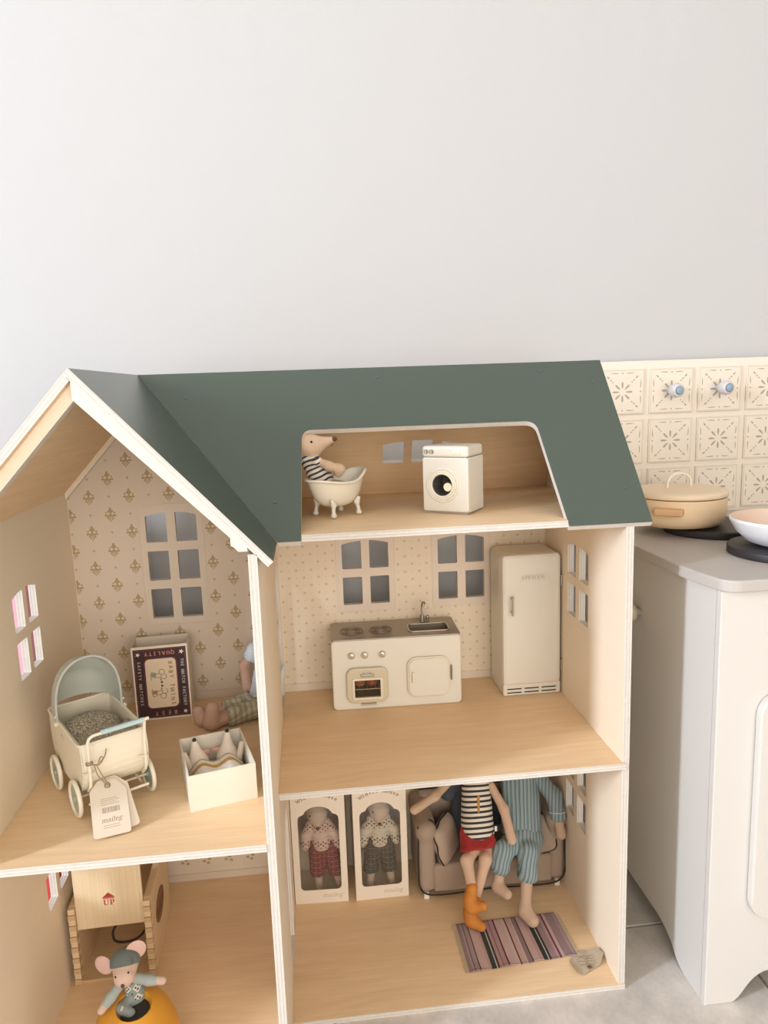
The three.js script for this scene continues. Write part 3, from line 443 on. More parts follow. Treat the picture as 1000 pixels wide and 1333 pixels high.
{
  const w = 0.0967, h = 0.2335, d = 0.083;
  const F = thing('toy_fridge', 'tall cream rounded miniature fridge beside the right wall', 'fridge', [0.39985, H1 + 0.0003, -0.2297 - d / 2], 0);
  add('cabinet', rbox(w, h - 0.0002, d - 0.012, 0.011, 0, h / 2, -0.006, 6), cream, F);
  add('plinth', rbox(w - 0.0015, 0.02, d - 0.004, 0.003, 0, 0.0100, 0.0005), cream, F);
  const ds = rrect(-w / 2 + 0.0002, 0.0165, w / 2 - 0.001, h, 0.008); const door = add('door', board(ds, 0.013, 0.0055).translate(0, 0, d / 2 - 0.0075), cream, F);
  const { FontLoader } = await import('three/addons/loaders/FontLoader.js'); const { TextGeometry } = await import('three/addons/geometries/TextGeometry.js');
  const font = await new FontLoader().loadAsync('fonts/droid/droid_sans_bold.typeface.json');
  const tgm = new TextGeometry('MAILEG', { font, size: 0.0062, depth: 0.0006, curveSegments: 3 }); tgm.computeBoundingBox(); tgm.scale(1.15, 1, 1); tgm.computeBoundingBox(); tgm.translate(-(tgm.boundingBox.max.x) / 2 + 0.002, 0.193, d / 2 + 0.0052); add('raised_lettering', tgm, cream, door);
  add('door_handle', mergeGeometries([tube([[-0.034, 0.138, d / 2 + 0.0095], [-0.034, 0.169, d / 2 + 0.0095]], 0.0017, 8, 12), cyl(0.0018, 0.0022, 0.006, 0, 0, 0, 12).rotateX(Math.PI / 2).translate(-0.034, 0.1425, d / 2 + 0.007), cyl(0.0018, 0.0022, 0.006, 0, 0, 0, 12).rotateX(Math.PI / 2).translate(-0.034, 0.165, d / 2 + 0.007)]), nickel, door);
  for (const y of [0.048, 0.188]) add('hinge', rbox(0.003, 0.018, 0.008, 0.0008, w / 2 + 0.0002, y, d / 2 - 0.004), nickel, F);
  for (let c = 0; c < 3; c++) for (let r = 0; r < 2; r++) add('vent_slot', box(0.0235, 0.0016, 0.0008, -0.0295 + c * 0.0285, 0.0058 + r * 0.0062, d / 2 - 0.0012), dark, F);
}
// ---------------------------------------------------------------- left room: matchbox, twins' box, pram
const serif = 'serif', sans = 'sans-serif';
{
  const w = 0.084, h = 0.1195, d = 0.05;
  const M = thing('matchbox_sleeve', 'upright printed cardboard matchbox sleeve open at the top', 'box', [-0.1862, H1 + 0.0003, -0.2735], 0.075);
  const card = flatC(0xe8dbc8, 0.8), print = canvasTex(840, 1195, (g, W2, H2) => {
    g.fillStyle = '#e9dcc6'; g.fillRect(0, 0, W2, H2); g.fillStyle = '#3d2328'; g.fillRect(26, 40, W2 - 52, H2 - 70);
    g.strokeStyle = '#7d3b44'; g.lineWidth = 10; g.strokeRect(46, 60, W2 - 92, H2 - 110);
    const rr = (x, y, w3, h3, r) => { g.beginPath(); g.moveTo(x + r, y); g.arcTo(x + w3, y, x + w3, y + h3, r); g.arcTo(x + w3, y + h3, x, y + h3, r); g.arcTo(x, y + h3, x, y, r); g.arcTo(x, y, x + w3, y, r); g.closePath(); };
    g.fillStyle = '#6b2f3d'; rr(170, 190, 500, 830, 80); g.fill(); g.fillStyle = '#e7d3b4'; rr(190, 208, 460, 794, 70); g.fill();
    g.textAlign = 'center'; g.textBaseline = 'middle';
    const word = (s, x, y, rot, px, col, font2 = 'bold ' + px + 'px ' + sans, sp = 0) => { g.save(); g.translate(x, y); g.rotate(rot); g.font = font2; g.fillStyle = col; if (sp) { const n = s.length; [...s].forEach((ch, i) => g.fillText(ch, (i - (n - 1) / 2) * sp, 0)); } else g.fillText(s, 0, 0); g.restore(); };
    word('QUALITY', W2 / 2 - 5, 122, Math.PI, 84, '#c9896a', undefined, 66); word('BEST', W2 / 2 + 30, H2 - 98, Math.PI, 84, '#b98467', undefined, 95);
    word('SAFETY MATCHES', 100, 590, Math.PI / 2, 66, '#b5b1a2', undefined, 52); word('THE MATCH FACTORY', W2 - 96, 620, Math.PI / 2, 66, '#b9c2b0', undefined, 46);
    [...'BABY TWINS'].forEach((ch, i) => word(ch, 565 + (i % 2) * 8, 285 + i * 74, Math.PI / 2, 84, ['#9a8a5d', '#b26a4e', '#8f7c4c', '#a8926a'][i % 4]));
    const star = (x, y, r) => { g.beginPath(); for (let k = 0; k < 10; k++) { const a = k * Math.PI / 5 - 1.2, q = k % 2 ? r * 0.42 : r; g.lineTo(x + Math.cos(a) * q, y + Math.sin(a) * q); } g.closePath(); g.fillStyle = '#efe3cd'; g.fill(); }; star(96, 122, 40); star(W2 - 96, 122, 44); star(W2 - 100, H2 - 96, 40);
    // line drawing: two baby animals side by side, heads to the right
    g.lineWidth = 8; g.strokeStyle = '#7d6340'; for (const [y, f] of [[480, 1], [760, -1]]) {
      g.beginPath(); g.arc(430, y - 55 * f, 42, 0, 7); g.stroke(); g.beginPath(); g.arc(455, y + 20 * f, 40, -1.2, 3.8); g.stroke(); g.beginPath(); g.moveTo(395, y + 20 * f); g.quadraticCurveTo(400, y + 95 * f, 440, y + 110 * f); g.stroke(); g.beginPath(); g.moveTo(390, y - 20 * f); g.lineTo(280, y - 60 * f); g.quadraticCurveTo(250, y, 270, y + 70 * f); g.stroke(); g.beginPath(); g.moveTo(385, y + 30 * f); g.lineTo(300, y + 30 * f); g.stroke();
      g.fillStyle = f > 0 ? '#8f9a94' : '#b4785a'; g.fillRect(272, y - 40, 70, 60); g.fillStyle = '#4a3026'; g.beginPath(); g.arc(418, y + 112 * f, 16, 0, 7); g.fill(); g.beginPath(); g.arc(415, y + 62 * f, 7, 0, 7); g.fill();
    }
  }, [-w / 2, 0, w, h]);
  const fr = add('front_panel', boxUV(new THREE.BoxGeometry(w, h, 0.0012)).translate(0, h / 2, d / 2 - 0.0006), card, M);
  add('front_print', boxUV(new THREE.PlaneGeometry(w - 0.001, h - 0.001).translate(0, h / 2, 0)).translate(0, 0, d / 2 + 0.0002), std({ map: print, roughness: 0.6 }), M, 'printed label');
  add('back_panel', box(w, h, 0.0012, 0, h / 2, -d / 2 + 0.0006), card, M); add('side_panel', box(0.0012, h, d - 0.0024, -w / 2 + 0.0006, h / 2, 0), card, M); add('side_panel', box(0.0012, h, d - 0.0024, w / 2 - 0.0006, h / 2, 0), card, M);
}
{
  const w = 0.0812, d = 0.106, h = 0.047, yaw = 0.262;
  const B = thing('open_box', 'cream open cardboard tray holding two toy mice', 'box', [-0.0785, H1 + 0.0003, -0.0335], yaw);
  const card = flatC(0xe2d9c7, 0.75), q = 0.0016;
  add('front_panel', box(w, h, q, 0, h / 2, d / 2 - q / 2), card, B); add('back_panel', box(w, h, q, 0, h / 2, -d / 2 + q / 2), card, B); add('side_panel', box(q, h, d - 2 * q, -w / 2 + q / 2, h / 2, 0), card, B); add('side_panel', box(q, h, d - 2 * q, w / 2 - q / 2, h / 2, 0), card, B); add('bottom_panel', box(w - 2 * q, q, d - 2 * q, 0, q / 2, 0), card, B);
  const skin = cloth(0xe6d6c2), pink = cloth(0xd9a596);
  // two mice lie in the box with their snouts up; local axes of the box
  for (const [x, s, l] of [[-0.0195, -1, 'left of two cream toy mice lying in the open box'], [0.0175, 1, 'right of two cream toy mice lying in the open box']]) {
    const m = thing('toy_mouse', l, 'toy mouse', [-0.0785, H1 + 0.0003, -0.0335], yaw, 'twin mice in the open box');
    const f = blend([cap([x, 0.019, -0.034], [x + 0.002 * s, 0.021, -0.026], 0.0135, 0.0135), cap([x + 0.001 * s, 0.024, -0.028], [x + 0.003 * s, 0.048 + 0.002 * s, -0.036], 0.0115, 0.0042), cap([x, 0.016, -0.015], [x, 0.016, 0.035], 0.011, 0.012)], 0.008);
    const bd = add('body', net(f, [x - 0.02, 0.0017, -0.051], [x + 0.02, 0.057, 0.05], 0.0011), skin, m);
    const tip = [x + 0.003 * s, 0.0515 + 0.002 * s, -0.0355]; add('nose', ball(0.0027, tip[0], tip[1] + 0.0008, tip[2] + 0.0005), dark, m);
    add('mouth', box(0.0055, 0.0008, 0.0009, tip[0] + 0.0004, tip[1] - 0.0085, tip[2] + 0.0058), flatC(0x6b4436, 0.8), m);
    for (const e of [-1, 1]) { const c = [x + e * 0.0115, 0.021, -0.043]; if (e * s < 0) add('ear', net(ell([x + 0.014 * e * 0.6, 0.028, -0.036], [0.0095, 0.0065, 0.003], [0.3, e * 0.3, 0]), [x - 0.025, 0.012, -0.05], [x + 0.025, 0.045, -0.025], 0.0012), e * s < 0 ? pink : skin, m); }
    add('arm', net(cap([x + s * 0.012, 0.020, -0.013], [x + s * 0.0185, 0.041, -0.0165], 0.0045, 0.0038), [x - 0.03, 0.008, -0.026], [x + 0.03, 0.05, -0.004], 0.0011), skin, m);
  }
  const st = canvasTex(64, 512, (g, a, b) => { const c = ['#e9e0d0', '#b3a887', '#e9e0d0', '#c79a4e', '#ece4d6', '#ece4d6', '#c79a4e', '#e9e0d0']; for (let i = 0; i < 8; i++) { g.fillStyle = c[i]; g.fillRect(0, (7 - i) * b / 8, a, b / 8 + 1); } }, [0, -0.0235, 0.02, 0.066]);
  const bl = (x, y, z) => { const hump = 0.012 * Math.exp(-((x + 0.0195) ** 2) / 0.00018) + 0.0125 * Math.exp(-((x - 0.0175) ** 2) / 0.0002); const top = 0.0245 + hump - 6 * x * x - Math.max(0, z + 0.004 - 0.02) * 0.15 - 0.4 * Math.max(0, -0.0095 - z); return Math.max(y - top, 0.02 - y, Math.abs(x) - 0.0375, z - 0.047, -0.0145 - z + 0.0018 * Math.sin(x * 240)) * 0.7; };
  const blk = thing('toy_blanket', 'cream and mustard striped blanket over the two mice in the open box', 'blanket', [-0.0785, H1 + 0.0003, -0.0335], yaw);
  add('cover', net(bl, [-0.0395, 0.017, -0.022], [0.0395, 0.045, 0.049], 0.0011, (x, y, z) => [x, z]), clothMap(st), blk);
}
{
  // pram: local +z points to its handle end
  const PS = 1.07, O = V(-0.2285, H1 + 0.0003, -0.0515), yaw = Math.atan2(-(-0.2881 + 0.2464), 0.0038 + 0.0621);
  const Pm = thing('toy_pram', 'cream metal miniature pram with pale green hood and blue handle grip', 'pram', [O.x, O.y, O.z], yaw); Pm.scale.setScalar(PS);
  const L = 0.122, w = 0.0745, yb = 0.026, yt = 0.088, body = flatC(0xece2cb, 0.35);
  // side profile (z, y): straight top, rounded belly
  const prof = new THREE.Shape(); prof.moveTo(-L / 2, yt + 0.004); prof.bezierCurveTo(-L / 2 - 0.006, 0.06, -L / 2 + 0.004, 0.034, -L / 2 + 0.026, yb + 0.001); prof.lineTo(L / 2 - 0.024, yb); prof.bezierCurveTo(L / 2 - 0.002, yb + 0.002, L / 2 + 0.012, 0.052, L / 2, yt); prof.lineTo(L / 2 - 0.002, yt); prof.bezierCurveTo(L / 2 + 0.009, 0.053, L / 2 - 0.004, yb + 0.005, L / 2 - 0.024, yb + 0.003); prof.lineTo(-L / 2 + 0.026, yb + 0.004); prof.bezierCurveTo(-L / 2 + 0.006, 0.036, -L / 2 - 0.003, 0.06, -L / 2 + 0.003, yt + 0.004); prof.closePath();
  add('body', inX(prof, w - 0.003, w / 2 - 0.0015), body, Pm);
  const sp = new THREE.Shape(); sp.moveTo(-L / 2, yt + 0.004); sp.bezierCurveTo(-L / 2 - 0.006, 0.06, -L / 2 + 0.004, 0.034, -L / 2 + 0.026, yb + 0.001); sp.lineTo(L / 2 - 0.024, yb); sp.bezierCurveTo(L / 2 - 0.002, yb + 0.002, L / 2 + 0.012, 0.052, L / 2, yt); sp.closePath();
  for (const s of [-1, 1]) add('side_panel', board(sp, 0.0022, 0.0007).applyMatrix4(frame([0, 0, 1], [0, 1, 0], [-1, 0, 0], [s > 0 ? w / 2 : -w / 2 + 0.0022, 0, 0])), body, Pm);
  // rim
  add('rim', tube([[-w / 2, yt + 0.004, -L / 2], [w / 2, yt + 0.004, -L / 2], [w / 2, yt, L / 2], [-w / 2, yt, L / 2]].flatMap((p, i, a) => { const q = a[(i + 1) % 4]; return [0.02, 0.35, 0.65, 0.98].map((k) => p.map((v, c) => v + (q[c] - v) * k)); }), 0.0015, 96, 8, true), body, Pm);
  // hood: a quarter shell of fabric hinged at the sides
  const hz = -0.018, hy = yt + 0.004, rows = 22, cols = 30, pos = [], idx = [], uvs = [];
  const hoodP = (u, v, q) => { // u across 0..pi, v from front hoop (0) to back (1)
    const a = Math.PI * u, lean = 0.10 - v * 1.62, rx = (w / 2 + 0.0012 - q) * Math.pow(Math.abs(Math.sin(a)) * 0 + 1, 1), ry = (0.0705 - q) * (1 - 0.10 * v) + 0.0012 * Math.cos(v * 3 * 2 * Math.PI) * Math.sin(a);
    const c = Math.cos(a), s = Math.pow(Math.sin(a), 0.62); return [-c * rx, hy + s * ry * Math.cos(lean), hz + s * ry * Math.sin(lean) * 0.86 - (1 - s) * v * 0.004]; };
  for (const q of [0, 0.0012]) for (let j = 0; j <= rows; j++) for (let i = 0; i <= cols; i++) { pos.push(...hoodP(i / cols, j / rows, q)); uvs.push(i / cols * 0.15, j / rows * 0.09); }
  const nn = (rows + 1) * (cols + 1), at = (j, i, o) => o * nn + j * (cols + 1) + i;
  for (let j = 0; j < rows; j++) for (let i = 0; i < cols; i++) { let a = at(j, i, 0), b = at(j, i + 1, 0), c = at(j + 1, i, 0), d = at(j + 1, i + 1, 0); idx.push(a, b, c, b, d, c); a += nn; b += nn; c += nn; d += nn; idx.push(a, c, b, b, c, d); }
  const hg = new THREE.BufferGeometry(); hg.setAttribute('position', new THREE.Float32BufferAttribute(pos, 3)); hg.setAttribute('uv', new THREE.Float32BufferAttribute(uvs, 2)); hg.setIndex(idx); hg.computeVertexNormals();
  const hoodM = cloth(0xc3c6b9, { side: THREE.DoubleSide });
  const hood = add('hood', hg, hoodM, Pm); add('hood_hem', tube(Array.from({ length: 31 }, (_, i) => hoodP(i / 30, 0, 0.0004)), 0.0015, 90, 8), cloth(0xcdd0c4), hood);
  for (const s of [-1, 1]) add('hinge_lever', mergeGeometries([ball(0.0032, s * (w / 2 + 0.0028), hy - 0.003, hz + 0.003), cyl(0.0012, 0.0012, 0.014, 0, 0, 0, 8).rotateX(0.9).translate(s * (w / 2 + 0.0028), hy + 0.0015, hz - 0.003)]), flatC(0xd8cfbb, 0.35), Pm);
  // handle with grip
  const hzE = L / 2 + 0.007;
  add('handle', tube([[-0.031, 0.034, hzE - 0.008], [-0.031, 0.045, hzE + 0.003], [-0.031, 0.075, hzE + 0.006], [-0.031, 0.099, hzE + 0.010], [-0.028, 0.104, hzE + 0.012], [-0.02, 0.105, hzE + 0.012], [0.036, 0.106, hzE + 0.012]], 0.0018, 70, 10), body, Pm);
  add('handle', tube([[0.031, 0.106, hzE + 0.012], [0.031, 0.098, hzE + 0.010], [0.031, 0.075, hzE + 0.006], [0.031, 0.045, hzE + 0.003], [0.031, 0.034, hzE - 0.008]], 0.0018, 50, 10), body, Pm);
  add('grip', cyl(0.0028, 0.0028, 0.047, 0, 0, 0, 20).rotateZ(Math.PI / 2 ).translate(0.0065, 0.1056, hzE + 0.012), flatC(0xb7d0d0, 0.4), Pm, 'pale blue grip');
  for (const s of [-1, 1]) add('bracket', tube([[s * 0.031 - 0.006, 0.058, hzE - 0.001], [s * 0.031, 0.060, hzE + 0.0075], [s * 0.031 + 0.006, 0.058, hzE - 0.001]], 0.0009, 16, 6), body, Pm);
  // undercarriage and wheels
  const wz = [0.0445, -0.0335], r = 0.0215;
  for (const z of wz) { add('axle', cyl(0.0014, 0.0014, w + 0.012, 0, 0, 0, 10).rotateZ(Math.PI / 2).translate(0, r, z), body, Pm); }
  add('chassis', mergeGeometries([-1, 1].map((s) => tube([[s * 0.028, r + 0.001, -0.05], [s * 0.028, r + 0.0035, -0.02], [s * 0.028, r + 0.0035, 0.03], [s * 0.028, r + 0.001, 0.058]], 0.0013, 20, 6)).concat([cyl(0.0016, 0.0016, 0.068, 0, 0, 0, 8).rotateZ(Math.PI / 2).translate(0, 0.0205, 0.066)])), body, Pm);
  for (const z of wz) for (const s of [-1, 1]) {
    const wh = add('wheel', T(new THREE.TorusGeometry(r - 0.0026, 0.0026, 12, 48).rotateY(Math.PI / 2), s * (w / 2 + 0.0045), r, z), body, Pm);
    add('wheel_disc', mergeGeometries([cyl(r - 0.003, r - 0.003, 0.0012, 0, 0, 0, 40).rotateZ(Math.PI / 2), cyl(0.003, 0.003, 0.006, 0, 0, 0, 14).rotateZ(Math.PI / 2)]).translate(s * (w / 2 + 0.0045), r, z), flatC(0xa9b5a4, 0.4), wh, 'grey green wheel disc');
  }
  // bedding in the pram: speckled pillow and quilt
  const speck = canvasTex(256, 256, (g, a) => { g.fillStyle = '#a59a84'; g.fillRect(0, 0, a, a); for (let i = 0; i < 420; i++) { g.fillStyle = ['#5d564a', '#dcd2be', '#7c725f', '#c9bfa9'][i % 4]; g.beginPath(); g.ellipse(rnd() * a, rnd() * a, 4 + rnd() * 6, 2.5 + rnd() * 3, rnd() * 3, 0, 7); g.fill(); } }, [0, 0, 0.03, 0.03]);
  const pil = thing('doll_pillow', 'speckled grey pillow at the hood end inside the pram', 'pillow', [O.x, O.y, O.z], yaw); pil.scale.setScalar(PS);
  add('cushion', net(ell([-0.003, 0.0745, -0.010], [0.0345, 0.0125, 0.029], [0.25, 0, 0]), [-0.038, 0.052, -0.045], [0.034, 0.096, 0.024], 0.0014, (x, y, z) => [x, z]), clothMap(speck), pil);
  const ql = thing('doll_quilt', 'speckled grey quilt at the handle end inside the pram', 'quilt', [O.x, O.y, O.z], yaw); ql.scale.setScalar(PS);
  add('cover', net((x, y, z) => Math.max(Math.abs(x) - 0.0345, y - 0.0835 - 0.0035 * Math.cos(x * 130) * Math.sin(z * 60 + 1), 0.046 - y, 0.012 - z, z - 0.0585) * 0.8, [-0.037, 0.043, 0.008], [0.037, 0.092, 0.06], 0.0014, (x, y, z) => [x, z]), clothMap(speck), ql);
  // paper tags tied to the handle
  const tw = 0.041, th = 0.066, tagShape = (dx = 0) => { const s = new THREE.Shape(), b = th, a = tw / 2; s.moveTo(-a + 0.004 + dx, 0); s.lineTo(a - 0.004 + dx, 0); s.quadraticCurveTo(a + dx, 0, a + dx, 0.004); s.lineTo(a, b - 0.014); s.lineTo(a - 0.010, b - 0.002); s.quadraticCurveTo(a - 0.013, b, a - 0.016, b); s.lineTo(-a + 0.013, b); s.quadraticCurveTo(-a + 0.01, b, -a + 0.008, b - 0.002); s.lineTo(-a, b - 0.012); s.lineTo(-a + dx, 0.004); s.quadraticCurveTo(-a + dx, 0, -a + 0.004 + dx, 0); const h = new THREE.Path(); h.absarc(0, b - 0.0075, 0.0022, 0, 7); s.holes.push(h); return s; };
  const print = canvasTex(410, 660, (g, a, b) => {
    g.fillStyle = '#dccdb8'; g.fillRect(0, 0, a, b); g.fillStyle = '#9c8b78'; for (let i = 0; i < 4; i++) { let x = 110; while (x < 270 + (i % 2) * 40) { const q = 5 + rnd() * 14; g.fillRect(x, 225 + i * 22, q, 7); x += q + 5; } }
    g.fillStyle = '#8d7d6c'; let x = 120; while (x < 315) { const q = 2 + rnd() * 6; g.fillRect(x, 330, q, 62); x += q + 3 + rnd() * 4; }
    g.fillStyle = '#8a6a4c'; g.font = 'italic 70px ' + serif; g.textAlign = 'center'; g.fillText('maileg', a / 2 + 5, 500); g.fillStyle = '#a08f7c'; for (let i = 0; i < 2; i++) g.fillRect(115, 535 + i * 24, 180, 5);
  }, [-tw / 2, 0, tw, th]);
  const tagM = std({ map: print, roughness: 0.85 }), backM = flatC(0xd6c7b2, 0.85), eyelet = flatC(0xa89a80, 0.35, { metalness: 0.8 });
  const place = (o) => { const top = V(-0.1990, 0.3740, 0.0245), X = V(0.905, 0.055, -0.42).normalize(), down = V(0.0125, -0.0395, 0.0400).normalize(), Y = down.clone().negate(); const Xo = X.clone().sub(Y.clone().multiplyScalar(X.dot(Y))).normalize(), Z = Xo.clone().cross(Y); o.quaternion.setFromRotationMatrix(new THREE.Matrix4().makeBasis(Xo, Y, Z)); o.position.copy(top).addScaledVector(Y, -th + 0.0075); };
  const tg1 = thing('hang_tag', 'front one of two beige paper tags hanging from the pram handle', 'tag'); place(tg1);
  add('card', board(tagShape(), 0.0006), tagM, tg1); add('eyelet', T(new THREE.TorusGeometry(0.0028, 0.0008, 8, 24), 0, th - 0.0075, 0.0006), eyelet, tg1, 'metal eyelet');
  const tg2 = thing('hang_tag', 'rear one of two beige paper tags hanging from the pram handle', 'tag'); place(tg2); tg2.rotateZ(0.16); tg2.translateX(0.0115); tg2.translateZ(-0.0022); tg2.translateY(0.002);
  add('card', board(tagShape(), 0.0006), backM, tg2);
  const cord = thing('tag_string', 'beige string tied round the pram handle holding the paper tags', 'string', [O.x, O.y, O.z], yaw); cord.scale.setScalar(PS);
  const c0 = V(-0.031, 0.071, hzE + 0.006), inv = new THREE.Matrix4().makeRotationY(-yaw), tip = V(-0.1990, 0.3740, 0.0245).sub(O).applyMatrix4(inv).divideScalar(PS);
  const sg = [T(new THREE.TorusGeometry(0.0034, 0.0007, 8, 24).rotateX(Math.PI / 2), c0.x, c0.y, c0.z), T(new THREE.TorusGeometry(0.0034, 0.0007, 8, 24).rotateX(1.3), c0.x, c0.y + 0.0018, c0.z), tube([[c0.x + 0.002, c0.y, c0.z + 0.003], [c0.x + 0.009, c0.y - 0.002, c0.z + 0.004], [c0.x + 0.014, c0.y + 0.003, c0.z + 0.003], [c0.x + 0.012, c0.y + 0.006, c0.z + 0.003], [c0.x + 0.008, c0.y - 0.001, c0.z + 0.004]], 0.0007, 30, 6), tube([[c0.x + 0.01, c0.y, c0.z + 0.004], [c0.x + 0.016, c0.y + 0.004, c0.z + 0.002], [c0.x + 0.019, c0.y + 0.012, c0.z + 0.001]], 0.0007, 20, 6),
    tube([[c0.x + 0.004, c0.y - 0.001, c0.z + 0.003], [c0.x * 0.6 + tip.x * 0.4, c0.y * 0.55 + tip.y * 0.45, c0.z * 0.5 + tip.z * 0.5 + 0.004], [tip.x, tip.y + 0.001, tip.z + 0.002]], 0.0007, 30, 6), tube([[c0.x + 0.006, c0.y - 0.001, c0.z + 0.003], [c0.x * 0.5 + tip.x * 0.5 + 0.003, c0.y * 0.5 + tip.y * 0.5, c0.z * 0.5 + tip.z * 0.5 + 0.004], [tip.x + 0.001, tip.y + 0.001, tip.z + 0.0022]], 0.0007, 30, 6)];
  add('cord', mergeGeometries(sg), cloth(0xb59a72), cord);
}
// ---------------------------------------------------------------- soft toys
const skinC = cloth(0xcbae92), skinPink = cloth(0xd3ada0), skinGrey = cloth(0xbfa790);
const bounds = (bones, pad) => { const lo = [1e9, 1e9, 1e9], hi = [-1e9, -1e9, -1e9]; for (const b of bones) for (const q of [[b[0], b[2]], [b[1], b[3]]]) for (let c = 0; c < 3; c++) { lo[c] = Math.min(lo[c], q[0][c] - q[1] - pad); hi[c] = Math.max(hi[c], q[0][c] + q[1] + pad); } return [lo, hi]; };
// bones: [from, to, radius at from, radius at to]; one smooth surface over all of them
const flesh = (bones, k) => blend(bones.map((b) => cap(b[0], b[1], b[2], b[3])), k);
const bodyNet = (bones, cell = 0.002, k = 0.006, uvOf, pad = 0.006) => { const [lo, hi] = bounds(bones, pad); return net(flesh(bones, k), lo, hi, cell, uvOf); };
const stripesH = (a, b, period, duty = 0.5) => canvasTex(32, 256, (g, w, h) => { g.fillStyle = a; g.fillRect(0, 0, w, h); g.fillStyle = b; g.fillRect(0, 0, w, h * duty); }, [0, 0, 0.05, period]);
// --- striped mouse in the bath
{
  const m = thing('toy_mouse', 'toy mouse in a striped shirt sitting in the bathtub', 'toy mouse', [0.066, 0.70, -0.128]);
  const A = (n, g, mt, l) => addW(n, g, mt, m, l);
  const head = [[[0.0530, 0.7570, -0.128], [0.0640, 0.7560, -0.124], 0.0165, 0.0158], [[0.0640, 0.7560, -0.124], [0.0905, 0.7635, -0.114], 0.0140, 0.0045]];
  const torso = [[[0.0585, 0.7405, -0.128], [0.0760, 0.7090, -0.127], 0.0110, 0.0150]];
  const armR = [[[0.0665, 0.7390, -0.118], [0.0850, 0.7300, -0.109], 0.0052, 0.0056], [[0.0850, 0.7300, -0.109], [0.1000, 0.7250, -0.110], 0.0056, 0.0062], [[0.1000, 0.7250, -0.110], [0.0980, 0.7185, -0.112], 0.006, 0.005]];
  const armL = [[[0.054, 0.735, -0.140], [0.062, 0.716, -0.142], 0.005, 0.005]];
  const legs = [[[0.072, 0.704, -0.122], [0.105, 0.700, -0.127], 0.008, 0.006], [[0.072, 0.704, -0.133], [0.104, 0.700, -0.136], 0.008, 0.006]];
  A('body', bodyNet([...head, ...torso.map((b) => [b[0], b[1], b[2] - 0.002, b[3] - 0.002]), ...armR, ...armL, ...legs], 0.0013, 0.005), skinC);
  const sh = stripesH('#ddd0bc', '#3b3d48', 0.0064, 0.42), dirn = V(0.0140, -0.0345, 0.001).normalize();
  A('striped_shirt', net(grow(flesh([...torso, [[0.0595, 0.7375, -0.124], [0.0705, 0.7360, -0.1145], 0.0085, 0.0066]], 0.005), 0.0006, 0.0004, 400), [0.035, 0.684, -0.152], [0.096, 0.756, -0.100], 0.0013, (x, y, z) => [z, (x - 0.056) * dirn.x + (y - 0.74) * dirn.y + 0.0016 * Math.sin(z * 260)]), clothMap(sh));
  A('nose', ball(0.0034, 0.0945, 0.7650, -0.1115), flatC(0x54382c, 0.7)); A('eye', ball(0.0016, 0.0640, 0.7625, -0.1090), dark);
  A('mouth', tube([[0.0905, 0.7595, -0.1105], [0.0920, 0.7575, -0.1112], [0.0895, 0.7560, -0.1105]], 0.0004, 10, 6), flatC(0x4b352c, 0.8));
  for (const [x, z] of [[0.040, -0.130], [0.041, -0.146]]) A('ear', net(ell([x, 0.7600, z], [0.009, 0.0095, 0.0025], [0, 0.5, 0]), [x - 0.013, 0.747, z - 0.010], [x + 0.013, 0.773, z + 0.010], 0.0012), skinPink);
}
